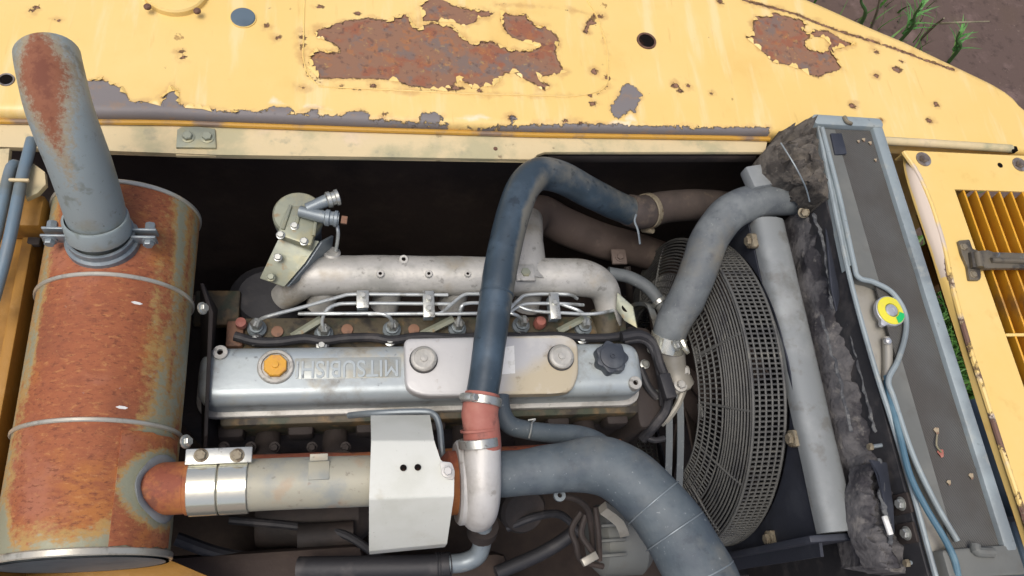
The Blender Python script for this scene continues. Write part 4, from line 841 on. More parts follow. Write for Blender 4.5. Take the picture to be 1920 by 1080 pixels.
# belts on the engine front
def belt(X, label):
    pts = [(-0.03, -0.10), (-0.20, -0.10), (-0.40, -0.20), (-0.47, -0.30), (-0.44, -0.36), (-0.30, -0.40), (-0.1, -0.5), (0.02, -0.42), (0.05, -0.25), (0.02, -0.13)]
    c, _ = spline([Vector((X, y, z)) for y, z in pts + [pts[0]]], 6); V, Fc = [], []
    for i, q in enumerate(c):
        tn = (c[(i + 1) % len(c)] - c[i - 1]).normalized(); nn = Vector((0, tn.z, -tn.y))
        for a, b in ((-0.007, 0.004), (0.007, 0.004), (0.005, -0.004), (-0.005, -0.004)): V.append(q + Vector((a, 0, 0)) + nn * b)
    for i in range(len(c) - 1):
        for k in range(4): Fc.append((4 * i + k, 4 * i + (k + 1) % 4, 4 * i + 4 + (k + 1) % 4, 4 * i + 4 + k))
    tag(obj('fan_belt', (V, Fc), rubber), label, 'belt', 'fan belts')
belt(0.318, 'grey fan belt, the left of two running beside the engine'); belt(0.342, 'grey fan belt, the right of two nearer the fan guard')

# ================================================================== upper radiator hose
hp = [P(*a) for a in [(1252, 640, -0.045), (1262, 605, -0.02), (1290, 555, 0.01), (1312, 500, 0.035), (1332, 445, 0.05), (1370, 398, 0.065), (1425, 377, 0.075), (1510, 371, 0.08)]]
rh = tag(obj('radiator_hose', tube(hp, [0.033, 0.034, 0.036, 0.037, 0.037, 0.037, 0.035, 0.033], 24, 8, wob=0.0012, wf=30), rubber), 'thick S-shaped dusty grey hose from engine to radiator over the fan guard', 'hose')
dv = (hp[0] - hp[1]).normalized()
cl = thing('hose_clamp', hp[0], 'shiny yellowish steel band clamp at the lower end of the thick grey hose', 'hose clamp', 'hose clamps')
obj('band', band(hp[0] + dv * 0.002, dv, 0.0335, 0.030, 0.002, 40), chrome, cl)
q = P(1268, 648, -0.008); obj('screw', bolt(q, (0.5, 0, 0.8), 0.008, 0.01, 1.3), silver_bolt, cl); obj('t_bolt', tube([P(1278, 640, -0.015), P(1284, 652, -0.015), P(1290, 662, -0.02)], [0.008, 0.006, 0.004], 10, 3), chrome, cl)
cl = thing('hose_clamp', hp[-1], 'dirty dark clamp where the thick grey hose meets the radiator', 'hose clamp', 'hose clamps')
obj('band', band(hp[-1] - Vector((0.006, 0, 0)), (1, 0, 0), 0.034, 0.016, 0.003, 40), dull_bolt, cl)
for (x, y, z) in [(1507, 398, 0.11), (1520, 372, 0.125), (1528, 380, 0.12)]: obj('screw', bolt(P(x, y, z), (-0.3, -0.5, 0.8), 0.008, 0.01, 1.4), dull_bolt, cl)
obj('screw_rod', tube([P(1520, 366, 0.13), P(1562, 364, 0.135)], 0.003, 8, 2), rust_plain, cl)
tag(obj('neck_pipe', tube([hp[-1] - Vector((0.01, 0, 0)), hp[-1] + Vector((0.06, 0.004, 0))], 0.029, 20, 2), tank_m), 'short metal neck joining the thick grey hose to the radiator', 'pipe')

# ================================================================== muffler and exhaust
MX, MZ, MR, MY0, MY1 = -0.654, 0.088, 0.109, -0.448, 0.092
EY, EZ = P(480, 908, 0.13).y, 0.13
mu = thing('muffler', (MX, -0.18, MZ - MR), 'large rusty cylindrical muffler lying left of the engine', 'muffler')
V, Fc, zn = [], [], []
NS, NL = 72, 90
for j in range(NL + 1):
    y = MY0 + (MY1 - MY0) * j / NL
    for k in range(NS):
        t = 2 * math.pi * k / NS; rr = MR + 0.0006 * pnoise(t * 0.6, y, 6)
        V.append((MX + rr * math.sin(t), y, MZ + rr * math.cos(t)))
        # bare zinc along both flanks and the near end
        tt = (t + math.pi) % (2 * math.pi) - math.pi
        fl_ = max(0.0, (tt - 0.50) / 0.42 if tt > 0 else (-tt - 0.55) / 0.3)
        ne = max(0.0, 1 - (y - MY0) / 0.075) ** 1.2 * 1.0
        n1 = 0.35 * noise.fractal(Vector((t * 1.6, y * 9, 1.0)), 0.8, 2.0, 4)
        n1 += 0.28 * (noise.noise(Vector((t * 9, y * 3.0, 4.0))))
        zn.append(-0.60 + min(0.95, 0.95 * fl_) * (0.75 + 0.5 * pnoise(y, t, 5)) + 1.0 * ne + n1 * 0.5 + 0.8 * max(0.0, 1 - math.hypot((y - EY) / 0.10, (tt - 0.85) / 0.5)))
for j in range(NL):
    for k in range(NS): a = j * NS + k; b = j * NS + (k + 1) % NS; Fc.append((a, b, b + NS, a + NS))
obj('shell', (V, Fc), rust, mu, 50, dict(zinc=zn))
ec = obj('near_end_cap', lathe([(0.0, 0.006), (0.085, 0.004), (0.098, 0.0), (0.104, -0.006), (0.1085, -0.006)], (MX, MY0, MZ), (0, 1, 0), 72), galv, mu)
obj('near_rim', band((MX, MY0 + 0.001, MZ), (0, 1, 0), MR - 0.001, 0.010, 0.005, 72), bandm, mu)
obj('far_end_cap', lathe([(MR - 0.002, 0.0), (0.09, 0.012), (0.0, 0.016)], (MX, MY1, MZ), (0, 1, 0), 48), rust_plain, mu)
obj('far_rim', band((MX, MY1 - 0.003, MZ), (0, 1, 0), MR - 0.001, 0.007, 0.0042, 72), bandm, mu)
for y in (P(200, 514, MZ + MR).y, P(172, 786, MZ + MR).y):
    obj('strap', band((MX, y, MZ), (0, 1, 0), MR - 0.001, 0.0062, 0.0048, 72), bandm, mu)
# chips of bare metal
for x, y in [(253, 562), (225, 760)]:
    q = P(x, y, MZ + MR * 0.98); q.z = MZ + math.sqrt(MR ** 2 - (q.x - MX) ** 2) + 0.0007; sl = -(q.x - MX) / (q.z - MZ); obj('bare_chip', slab([q + Vector((a, b, a * sl)) for a, b in [(-0.007, 0.0), (-0.003, -0.002), (0.004, -0.0022), (0.007, 0.0), (0.003, 0.0016), (-0.003, 0.002)]], 0.001, 0), paper, mu)
# inlet: saddle patch, weld bead, stub
V, Fc = [], []
for j in range(15):
    y = EY - 0.078 + 0.150 * j / 14
    for k in range(15):
        t = math.radians(30 + 52 * k / 14); V.append((MX + (MR + 0.003) * math.sin(t), y + 0.004 * pnoise(t, y, 8), MZ + (MR + 0.003) * math.cos(t)))
for j in range(14):
    for k in range(14): a = j * 15 + k; Fc.append((a, a + 1, a + 16, a + 15))
k0 = len(V); V += [(MX + (a[0] - MX) * 0.965, a[1], MZ + (a[2] - MZ) * 0.965) for a in V]
lp = list(range(15)) + [15 * j + 14 for j in range(1, 15)] + [14 * 15 + i for i in range(13, -1, -1)] + [15 * j for j in range(13, 0, -1)]
for i in range(len(lp)): a, b = lp[i], lp[(i + 1) % len(lp)]; Fc.append((a, b, b + k0, a + k0))
obj('inlet_saddle', (V, Fc), rust, mu, 50, dict(zinc=[-0.35 + 0.9 * max(0, 1 - abs(math.hypot(a[1] - EY, a[2] - EZ) - 0.045) / 0.018) for a in V]))
PR_ = 0.036
stubx = MX + math.sqrt(max(MR ** 2 - 0.0, 0)) - 0.022
V, Fc = [], []
for k in range(48):
    t = 2 * math.pi * k / 48; yy = EY + (PR_ + 0.003) * math.cos(t); zz = EZ + (PR_ + 0.003) * math.sin(t)
    xx = MX + math.sqrt(max((MR + 0.004) ** 2 - (zz - MZ) ** 2, 0.0004))
    for j in range(6):
        a = 2 * math.pi * j / 6; w3 = 0.0075 + 0.003 * pnoise(t, 1.0, 2.2); V.append((xx + 0.0035 * math.sin(a) + 0.001 * pnoise(t, a, 3), yy + w3 * math.cos(a) * math.cos(t), zz + w3 * math.cos(a) * math.sin(t)))
for k in range(48):
    for j in range(6): Fc.append((k * 6 + j, k * 6 + (j + 1) % 6, ((k + 1) % 48) * 6 + (j + 1) % 6, ((k + 1) % 48) * 6 + j))
obj('weld_bead', (V, Fc), shroud_grey, mu, 80)
obj('inlet_stub', lathe_open([(PR_, 0.0), (PR_, 0.062), (PR_ + 0.002, 0.064), (PR_ + 0.002, 0.085)], (MX + 0.070, EY, EZ), (1, 0, 0), 40), rust_plain, mu)
# mounting cradle on the right flank
obj('cradle', slab([(-0.538, -0.01, 0.04), (-0.520, -0.06, 0.03), (-0.520, -0.26, 0.0), (-0.536, -0.30, -0.1), (-0.536, 0.0, -0.1)], 0.006), dark, mu)
for x, y in [(380, 578), (349, 828)]:
    obj('cradle_bolt', bolt(side_x(x, y, -0.522), (1, 0, 0.6), 0.007, 0.007, 1.4), silver_bolt, mu)

# tail pipe: rises from the muffler and leans rearwards
tp = [Vector((-0.654, -0.004, 0.185)), Vector((-0.6535, 0.003, 0.22))] + [P(*a) for a in [(172, 375, 0.262), (149, 305, 0.315), (126, 245, 0.352), (108, 190, 0.376), (95, 135, 0.384), (89, 104, 0.382)]]
c, ro = spline(tp, 8, [0.0385, 0.0395, 0.0400, 0.0400, 0.0400, 0.0400, 0.0400, 0.0400])
V, Fc, at = [], [], []
seg = 36; n_ = len(c)
tan = [(c[min(i + 1, n_ - 1)] - c[max(i - 1, 0)]).normalized() for i in range(n_)]
for i in range(n_):
    u = Vector((1, 0, 0)); u = (u - tan[i] * u.dot(tan[i])).normalized(); v = tan[i].cross(u)
    for k in range(seg):
        t = 2 * math.pi * k / seg; d = u * math.cos(t) + v * math.sin(t); V.append(c[i] + d * ro[i])
        s = i / (n_ - 1); face = d.dot((CAM - c[i]).normalized())
        ctr = d.x + 0.12
        at.append(0.92 - abs(ctr - 0.08) * 1.0 - abs(s - 0.78) * 2.6 - (1.2 if d.dot(Vector((0, -0.6, 0.8))) < 0.2 else 0.0))
for i in range(n_ - 1):
    for k in range(seg): a = i * seg + k; b = i * seg + (k + 1) % seg; Fc.append((a, b, b + seg, a + seg))
k0 = len(V)                                                    # wall thickness and inside of the open end
for k in range(seg): q = V[(n_ - 1) * seg + k]; V.append(c[-1] + (q - c[-1]) * 0.94); at.append(-1)
for k in range(seg): q = V[(n_ - 12) * seg + k]; V.append(c[-12] + (q - c[-12]) * 0.93); at.append(-1)
for k in range(seg):
    k2 = (k + 1) % seg; Fc += [((n_ - 1) * seg + k, (n_ - 1) * seg + k2, k0 + k2, k0 + k), (k0 + k, k0 + k2, k0 + seg + k2, k0 + seg + k)]
Fc.append(tuple(range(k0 + seg, k0 + 2 * seg)))
tl = thing('tail_pipe', tp[0], 'grey steel tail pipe with a rust streak leaning back from the muffler', 'exhaust pipe')
obj('pipe', (V, Fc), tailm, tl, 45, dict(rust=at))
obj('socket', lathe_open([(0.0440, -0.004), (0.0440, 0.022), (0.0425, 0.0245), (0.040, 0.0245)], (-0.654, -0.003, 0.215), tp[2] - tp[1], 40), tailm, tl)
# its clamp with two ears
kc = Vector((-0.654, -0.006, 0.198)); ka = (tp[1] - tp[0]).normalized()
kl = thing('pipe_clamp', kc, 'two-eared steel clamp round the foot of the tail pipe', 'clamp')
obj('collar', band(kc, ka, 0.0425, 0.020, 0.004, 48), galv, kl)
obj('lower_collar', lathe_open([(0.050, -0.016), (0.0505, -0.004), (0.047, -0.001), (0.043, -0.001)], kc, ka, 48), galv, kl)
for s in (-1, 1):
    for dy in (-0.006, 0.006):
        e = obj('ear', box(kc + Vector((s * 0.060, dy, 0.004)), (0.034, 0.004, 0.022), bev=0.0015), galv, kl)
    obj('ear_bolt', bolt(kc + Vector((s * 0.066, -0.009, 0.004)), (0, -1, 0.15), 0.0075, 0.008, 1.3), galv, kl)
    obj('ear_nut', bolt(kc + Vector((s * 0.066, 0.009, 0.004)), (0, 1, 0.15), 0.0075, 0.012, 0), galv, kl)
tag(obj('seal_scrap', slab([P(225, 468, 0.2), P(245, 455, 0.199), P(258, 440, 0.197), P(252, 455, 0.195), P(235, 470, 0.197)], 0.002), beam_paint), 'cream scrap of sealing tape beside the tail pipe foot', 'scrap')

# exhaust pipe from the turbine to the muffler
ep = thing('exhaust_pipe', (-0.36, EY, EZ - 0.04), 'pale horizontal exhaust pipe between muffler and white heat shield', 'exhaust pipe')
obj('pipe', tube([(-0.515, EY, EZ), (-0.38, EY - 0.001, EZ), (-0.25, EY - 0.003, EZ)], 0.0365, 36, 8, wob=0.0005), pale_pipe, ep)
tx_ = P(598, 861, EZ + 0.038).x
obj('tab', join(slab([(tx_ - 0.0125, P(598, 851, EZ + 0.042).y, EZ + 0.042), (tx_ - 0.0125, EY + 0.022, EZ + 0.038), (tx_ + 0.0125, EY + 0.022, EZ + 0.038), (tx_ + 0.0125, P(598, 851, EZ + 0.042).y, EZ + 0.042)], 0.003, 0.001), slab([(tx_ - 0.0145, EY + 0.023, EZ + 0.0325), (tx_ - 0.0145, EY - 0.004, EZ + 0.0385), (tx_ + 0.0145, EY - 0.004, EZ + 0.0385), (tx_ + 0.0145, EY + 0.023, EZ + 0.0325)], 0.003, 0.001)), pale_pipe, ep)
bc = thing('band_clamp', (-0.49, EY, EZ - 0.04), 'shiny two-piece sleeve clamp with bolted plate on the exhaust pipe', 'clamp')
x0, x1 = P(350, 905, EZ + 0.03).x, P(463, 905, EZ + 0.03).x
for a, b in ((x0, (x0 + x1) / 2 - 0.001), ((x0 + x1) / 2 + 0.001, x1)): obj('sleeve', band(((a + b) / 2, EY, EZ), (1, 0, 0), 0.0372, b - a, 0.003, 48), chrome, bc)
obj('flat', box(((x0 + x1) / 2, EY + 0.034, EZ + 0.014), (x1 - x0 - 0.004, 0.010, 0.044), bev=0.002), galv, bc)
pc = P(411, 855, EZ + 0.035)
bar = obj('bolt_plate', box(Vector((pc.x, pc.y, EZ + 0.035)), (0.088, 0.022, 0.006), bev=0.0015), silver_bolt, bc)
for x in (377, 445): obj('bolt', bolt(P(x, 854, EZ + 0.038), (0, 0, 1), 0.0075, 0.006, 1.3), dull_bolt, bar)

# white folded heat shield
hsd = thing('heat_shield', P(770, 900, 0.02), 'off-white folded sheet metal heat shield over the turbocharger', 'heat shield')
zt = 0.178
A = [P(696, 826, zt), P(814, 826, zt), P(826, 862, zt), P(852, 882, zt), P(851, 931, zt), P(692, 936, zt)]
up_ = [P(695, 779, zt - 0.075), P(806, 778, zt - 0.075)]
dn = [P(692, 1034, zt - 0.10), P(838, 1020, zt - 0.10)]
bm = bmesh.new(); va = [bm.verts.new(p) for p in A]; vu = [bm.verts.new(p) for p in up_]; vd = [bm.verts.new(p) for p in dn]
bm.faces.new(va); bm.faces.new((vu[0], vu[1], va[1], va[0])); bm.faces.new((va[5], va[4], vd[1], vd[0]))
v1 = [bm.verts.new(p + Vector((0.002, 0.0, -0.05))) for p in (dn[0], dn[1])]
bm.faces.new((vd[0], vd[1], v1[1], v1[0]))
fold = [e for e in bm.edges if len(e.link_faces) == 2]
bmesh.ops.bevel(bm, geom=fold, offset=0.0028, segments=2, profile=0.5, affect='EDGES')
bmesh.ops.recalc_face_normals(bm, faces=bm.faces)
r = bmesh.ops.solidify(bm, geom=list(bm.faces), thickness=0.0025)
bm.verts.index_update(); vf = ([v.co.copy() for v in bm.verts], [tuple(v.index for v in f.verts) for f in bm.faces]); bm.free()
obj('folded_sheet', vf, white_paint, hsd, 30)
for x, y in [(756, 878), (783, 877)]: obj('screw_hole', lathe([(0.0048, 0.0030), (0.0042, 0.0034), (0, 0.0034)], P(x, y, zt), (0, 0, 1), 18), hole_m, hsd)
obj('fixing_tab', prism(rpoly([(p.x, p.y) for p in [P(823, 866, zt), P(846, 868, zt), P(852, 884, zt), P(851, 900, zt), P(838, 900, zt), P(828, 884, zt)]], 0.004, 3), zt + 0.0055, zt + 0.003, 0.0008), turbo_white, hsd)
obj('fixing_bolt', bolt(P(839, 884, zt + 0.0055), (0, 0, 1), 0.0065, 0.006, 1.35), turbo_white, hsd)

# turbocharger
TX, TY, TZ = -0.098, -0.362, 0.055
tb = thing('turbocharger', (TX, TY, TZ - 0.1), 'pale cast turbocharger compressor volute beside the white shield', 'turbocharger')
pts, rr = [], []
for i in range(30):
    a = math.radians(90 - 330 * (1 - i / 29)); R_ = 0.052
    pts.append(Vector((TX, TY - R_ * math.cos(a), TZ + R_ * math.sin(a)))); rr.append(0.016 + 0.014 * i / 29)
pts += [Vector((TX + 0.001, TY + 0.018, TZ + 0.055)), Vector((TX + 0.002, TY + 0.032, TZ + 0.058)), Vector((TX + 0.003, TY + 0.046, TZ + 0.061))]; rr += [0.0300, 0.0290, 0.0285]
obj('volute', tube(pts, rr, 28, 2), turbo_white, tb, 60)
obj('compressor_cover', lathe([(0.0, 0.030), (0.034, 0.030), (0.046, 0.018), (0.055, 0.006), (0.058, -0.016), (0.0, -0.018)], (TX, TY, TZ), (1, 0, 0), 48), turbo_white, tb)
obj('backplate', lathe([(0.0, -0.034), (0.062, -0.034), (0.066, -0.030), (0.066, -0.022), (0.062, -0.018), (0.0, -0.018)], (TX, TY, TZ), (1, 0, 0), 56), turbo_white, tb)
obj('centre_housing', lathe([(0.034, -0.10), (0.036, -0.06), (0.050, -0.046), (0.050, -0.034)], (TX, TY, TZ), (1, 0, 0), 40), rust_plain, tb)
obj('turbine_housing', lathe([(0.036, -0.165), (0.05, -0.16), (0.060, -0.14), (0.070, -0.12), (0.06, -0.095), (0.034, -0.09)], (TX, TY, TZ + 0.03), (1, 0, 0), 40), rust_plain, tb)
obj('inlet_neck', lathe([(0.026, 0.026), (0.026, 0.05), (0.025, 0.06)], (TX, TY, TZ), (1, 0, 0), 36), turbo_white, tb)

# red silicone hose with its two clamps
r0 = pts[-1]; r1 = P(900, 775, 0.130); r2 = P(905, 738, 0.135)
rp = [pts[-2], r0, (r0 + r1) / 2 + Vector((0, 0, 0.001)), r1, r2]
tag(obj('silicone_hose', tube(rp, [0.0285, 0.0295, 0.0285, 0.0288, 0.0278], 28, 8, wob=0.0012, wf=60), red_hose), 'short faded red silicone hose between turbocharger and dark pipe', 'hose')
d1 = (r1 - r0).normalized()
hose_clamp('hose_clamp', 'steel worm clamp at the lower end of the red hose', P(898, 830, 0.120), d1, 0.0296, silver_bolt, 'hose clamps', 0.014, math.radians(100))
hose_clamp('hose_clamp', 'steel worm clamp near the upper end of the red hose', P(903, 752, 0.134), (r2 - r1).normalized(), 0.0290, silver_bolt, 'hose clamps', 0.013, math.radians(-95))
obj('ridge', band(P(899, 806, 0.125), d1, 0.0286, 0.004, 0.0015, 32), red_hose, [o for o in bpy.data.objects if o.name == 'silicone_hose'][0])

# dark blue charge pipe crossing over the engine
cp = [(904, 742, 0.135), (912, 690, 0.137), (924, 600, 0.139), (936, 520, 0.140), (950, 450, 0.140), (966, 390, 0.139), (984, 347, 0.135), (1012, 326, 0.125), (1052, 333, 0.100), (1100, 358, 0.06), (1150, 383, 0.015), (1190, 400, -0.015)]
cpp = [P(*a) for a in cp]
v_, f_ = tube(cpp, [0.0255, 0.026, 0.0272, 0.0285, 0.0292, 0.0298, 0.0302, 0.0305, 0.0305, 0.030, 0.0295, 0.029], 28, 8, wob=0.0006)
dust = []
cc_, _ = spline(cpp, 8, 0.03)
for j, a in enumerate(v_):
    q = Vector((a[0], a[1], a[2])); c0 = cc_[j // 28]; s = j // 28 / len(cc_)
    # dust lies along the right flank and thickens beyond the bend
    side = (q.x - c0.x) / 0.028; far_ = max(0.0, min(1.0, (s - 0.52) * 8))
    dust.append((0.78 * max(0, side - 0.15) * min(1, max(0.25, (s - 0.05) * 4)) - 0.05) * (1 - far_) + far_ * (0.08 + 0.22 * (q.z - c0.z) / 0.03))
cpt = thing('charge_pipe', cpp[0], 'dark blue pipe arching over the engine from the red hose to the rear', 'pipe')
obj('pipe', (v_, f_), charge_m, cpt, 60, dict(dust=dust))
obj('joint_ring', band(P(931, 552, 0.1395), (cpp[3] - cpp[2]).normalized(), 0.0276, 0.004, 0.0012, 32), charge_m, cpt)
# dark hose it plugs into, with hanging wire and clamp
tag(obj('intercooler_hose', tube([P(1178, 394, -0.008), P(1205, 398, -0.02), P(1250, 388, -0.04), P(1310, 384, -0.06), P(1370, 388, -0.1)], [0.0325, 0.035, 0.0345, 0.034, 0.034], 24, 6, wob=0.001), brown_dark), 'dusty brown hose below the beam continuing from the dark blue pipe', 'hose')
hose_clamp('hose_clamp', 'corroded clamp where the dark blue pipe meets the brown hose', P(1215, 396, -0.022), (P(1250, 388, -0.04) - P(1205, 398, -0.02)).normalized(), 0.0352, dull_bolt, 'hose clamps', 0.013, math.radians(170))
tag(obj('tie_wire', tube([P(1193, 402, 0.025), P(1190, 415, 0.02), P(1196, 432, 0.015), P(1200, 458, 0.01)], 0.0022, 6, 4), galv), 'short stiff wire end hanging off the brown hose', 'wire')
# brown intake pipe under it
tag(obj('intake_pipe', tube([P(985, 470, -0.05), P(992, 420, -0.08), P(1012, 400, -0.12), P(1060, 425, -0.17), P(1130, 452, -0.2), P(1200, 470, -0.26), P(1290, 500, -0.36)], [0.032, 0.034, 0.040, 0.042, 0.041, 0.040, 0.040], 24, 7), brown_pipe), 'thick dusty brown pipe running down behind the intake manifold', 'pipe')

# big intake hose to the compressor
ih = [(912, 891, 0.056), (975, 886, 0.062), (1050, 876, 0.072), (1110, 872, 0.085), (1160, 886, 0.095), (1210, 926, 0.105), (1250, 975, 0.112), (1290, 1035, 0.118), (1322, 1095, 0.12), (1350, 1160, 0.12)]
ihp = [P(*a) for a in ih]
iht = thing('intake_hose', ihp[0], 'big blue grey rubber intake hose curving down from the turbocharger', 'hose')
obj('hose', tube(ihp, [0.0365, 0.0372, 0.0400, 0.0450, 0.0490, 0.0510, 0.0520, 0.0525, 0.0530, 0.0530], 32, 8, wob=0.003, wf=18), rubber_blue, iht)
c, ro = spline(ihp, 8, [0.0365, 0.0372, 0.0400, 0.0450, 0.0490, 0.0510, 0.0520, 0.0525, 0.0530, 0.0530])
for px in [(1225, 945), (1265, 1000), (1320, 1078)]:
    i = min(range(1, len(c) - 1), key=lambda i: (c[i] - P(px[0], px[1], c[i].z)).length)
    obj('wire_ring', band(c[i], c[i + 1] - c[i - 1], ro[i] + 0.0003, 0.0022, 0.0016, 48), galv, iht)
obj('compressor_cuff', band(ihp[0] + Vector((0.006, 0, 0)), ihp[1] - ihp[0], 0.0368, 0.006, 0.0018, 40), rubber_blue, iht)

# crankcase breather hose beside the cover
bh = thing('breather_hose', P(960, 800, 0.0), 'dark blue grey bent hose below the valve cover right of the red hose', 'hose')
obj('hose', tube([P(*a) for a in [(940, 742, 0.03), (942, 770, 0.03), (955, 796, 0.025), (985, 806, 0.02), (1030, 812, 0.012), (1085, 816, 0.0), (1125, 832, -0.02), (1150, 860, -0.06)]], [0.0135, 0.0145, 0.016, 0.016, 0.0165, 0.017, 0.018, 0.018], 18, 7), rubber_blue, bh)
obj('wire_clip', tube([P(992, 822, 0.036), P(996, 806, 0.041), P(998, 792, 0.036), P(1004, 786, 0.034), P(990, 788, 0.034)], 0.0016, 6, 3), silver_bolt, bh)

# steel pipes and small parts low in front of the engine
tag(obj('coolant_pipe', tube([P(*a) for a in [(655, 779, -0.02), (700, 775, 0.03), (790, 772, 0.05), (814, 778, 0.05), (824, 800, 0.05), (828, 840, 0.05), (832, 872, 0.04)]], 0.0055, 10, 6), galv), 'thin grey steel pipe bending round the back of the white shield', 'pipe')
dp = thing('drain_pipe', P(900, 1030, -0.1), 'dull grey bent drain pipe below the turbocharger', 'pipe')
obj('pipe', tube([P(*a) for a in [(905, 975, -0.03), (905, 1010, -0.06), (896, 1040, -0.08), (870, 1054, -0.09), (835, 1058, -0.09)]], 0.016, 14, 7), galv, dp)
obj('flange', lathe([(0.026, -0.012), (0.026, 0.012), (0.0, 0.012)], P(905, 992, -0.05), (0, 0.4, 1), 20), dark, dp)
obj('rubber_sleeve', tube([P(845, 1058, -0.09), P(800, 1062, -0.1), P(700, 1064, -0.12), P(560, 1066, -0.15)], 0.020, 14, 4), blackrub, dp)
for i in range(6): obj('sleeve_ridge', band(P(818 + 5 * i, 1060, -0.095), (1, 0.02, -0.05), 0.0200, 0.0022, 0.0016, 20), blackrub, dp)
tag(obj('low_hose', tube([P(*a) for a in [(930, 1075, -0.25), (1010, 1040, -0.25), (1060, 1010, -0.24), (1100, 975, -0.22)]], 0.014, 14, 6), blackrub), 'dark dusty hose low in the bay left of the intake hose', 'hose')
cb = thing('wire_bundle', P(1105, 1000, -0.1), 'tangled grey cables hanging below the intake hose', 'cables')
for pp in [[(1040, 930, 0.02), (1075, 934, 0.01), (1100, 952, -0.01), (1108, 985, -0.05), (1112, 1030, -0.1)], [(1090, 960, -0.05), (1072, 992, -0.06), (1080, 1020, -0.06), (1090, 1050, -0.08), (1130, 1062, -0.1)], [(1098, 965, -0.04), (1090, 1000, -0.05), (1104, 1025, -0.05), (1118, 1045, -0.06)], [(1116, 950, -0.03), (1122, 1000, -0.05), (1124, 1050, -0.08)]]:
    obj('cable', tube([P(*a) for a in pp], 0.0055, 8, 7), dark, cb)
obj('terminal', box(P(1105, 1048, -0.05), (0.03, 0.014, 0.012), rz=0.4), tank_m, cb)
obj('eyelet', lathe_open([(0.010, -0.003), (0.010, 0.003), (0.004, 0.003), (0.004, -0.003), (0.010, -0.003)], P(1049, 929, 0.03), (0, 0, 1), 20), galv, cb)
al = thing('alternator', P(1170, 1010, -0.25), 'dusty grey alternator half hidden under the intake hose', 'alternator')
obj('body', lathe([(0.0, -0.06), (0.05, -0.06), (0.065, -0.045), (0.068, 0.03), (0.055, 0.045), (0.0, 0.045)], P(1165, 1010, -0.18), (1, 0, 0), 36), rad_plate, al)
for i in range(3): obj('cooling_rib', box(P(1150, 985 + 28 * i, -0.11), (0.05, 0.006, 0.012), bev=0.002), rad_plate, al)
tag(obj('support_strut', tube([P(1130, 952, -0.02), P(1160, 975, -0.04), P(1170, 1000, -0.06)], 0.012, 4, 2), tank_m), 'pale angled strut beside the alternator', 'strut')
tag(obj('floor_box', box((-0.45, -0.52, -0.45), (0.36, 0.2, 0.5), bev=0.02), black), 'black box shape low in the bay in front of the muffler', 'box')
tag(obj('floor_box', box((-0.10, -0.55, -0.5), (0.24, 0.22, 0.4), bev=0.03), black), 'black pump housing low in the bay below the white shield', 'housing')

# left edge: ochre frame, pipes
lf = thing('steel_frame', (-0.80, -0.2, -0.3), 'ochre painted steel frame plate on the left behind the muffler', 'frame')
obj('upright_plate', box((-0.792, -0.22, 0.0), (0.016, 0.66, 0.20), bev=0.003), ochre, lf)
obj('ledge', box((-0.84, -0.25, 0.085), (0.085, 0.62, 0.012), bev=0.003), ochre, lf)
obj('outer_plate', box((-0.90, -0.2, 0.03), (0.012, 0.8, 0.24), bev=0.003), ochre, lf)
obj('bracket_block', box((-0.80, 0.068, 0.115), (0.075, 0.055, 0.05), bev=0.005), ochre, lf)
obj('cream_plate', prism([(p.x, p.y) for p in [P(*q, 0.165) for q in [(48, 372), (50, 330), (62, 306), (84, 322), (86, 345), (70, 362)]]], 0.165, 0.155, 0.001), beam_paint, lf)
obj('cream_plate', prism([(p.x, p.y) for p in [P(*q, 0.17) for q in [(-30, 380), (-30, 280), (18, 278), (10, 350), (0, 372)]]], 0.17, 0.16, 0.001), beam_paint, lf)
obj('mounting_stain', box(P(66, 446, 0.095), (0.02, 0.03, 0.012), bev=0.004), dark, lf)
tag(obj('floor_plate', slab([P(310, 1046, -0.10), P(395, 1082, -0.10), P(430, 1130, -0.1), P(0, 1130, -0.10), P(0, 1046, -0.1)], 0.012), ochre), 'tan painted plate corner below the muffler', 'plate')
hy = thing('hydraulic_pipe', P(30, 400, 0.15), 'longer blue grey hydraulic pipe nearest the muffler at the left edge', 'pipe', 'hydraulic pipes at the left edge')
obj('pipe', tube([P(*a) for a in [(60, 262, 0.17), (50, 300, 0.175), (40, 340, 0.18), (24, 420, 0.18), (8, 490, 0.17), (-20, 590, 0.15)]], 0.0085, 12, 7), blue_hose, hy)
obj('pipe_clip', box(P(36, 338, 0.19), (0.028, 0.005, 0.006)), beam_paint, hy)
hy = thing('hydraulic_pipe', P(10, 400, 0.13), 'shorter grey hydraulic pipe with bent top at the left edge', 'pipe', 'hydraulic pipes at the left edge')
obj('pipe', tube([P(*a) for a in [(34, 312, 0.150), (24, 310, 0.162), (16, 330, 0.165), (6, 380, 0.165), (-8, 440, 0.16), (-30, 520, 0.14)]], 0.0085, 12, 7), blue_hose, hy)

# clutter in the shade below the engine
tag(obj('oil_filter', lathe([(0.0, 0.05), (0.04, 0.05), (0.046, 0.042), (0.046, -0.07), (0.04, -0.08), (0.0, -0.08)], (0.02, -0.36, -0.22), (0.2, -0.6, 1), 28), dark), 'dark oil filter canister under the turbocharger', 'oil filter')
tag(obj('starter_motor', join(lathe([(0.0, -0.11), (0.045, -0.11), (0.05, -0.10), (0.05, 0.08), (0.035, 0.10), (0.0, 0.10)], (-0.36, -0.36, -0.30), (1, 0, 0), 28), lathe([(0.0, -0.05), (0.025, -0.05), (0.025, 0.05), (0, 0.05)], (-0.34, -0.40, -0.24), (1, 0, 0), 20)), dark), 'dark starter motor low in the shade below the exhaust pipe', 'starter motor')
tag(obj('frame_rail', box((-0.2, -0.56, -0.34), (1.1, 0.06, 0.10), bev=0.006), black), 'black frame rail across the bottom of the bay', 'rail')
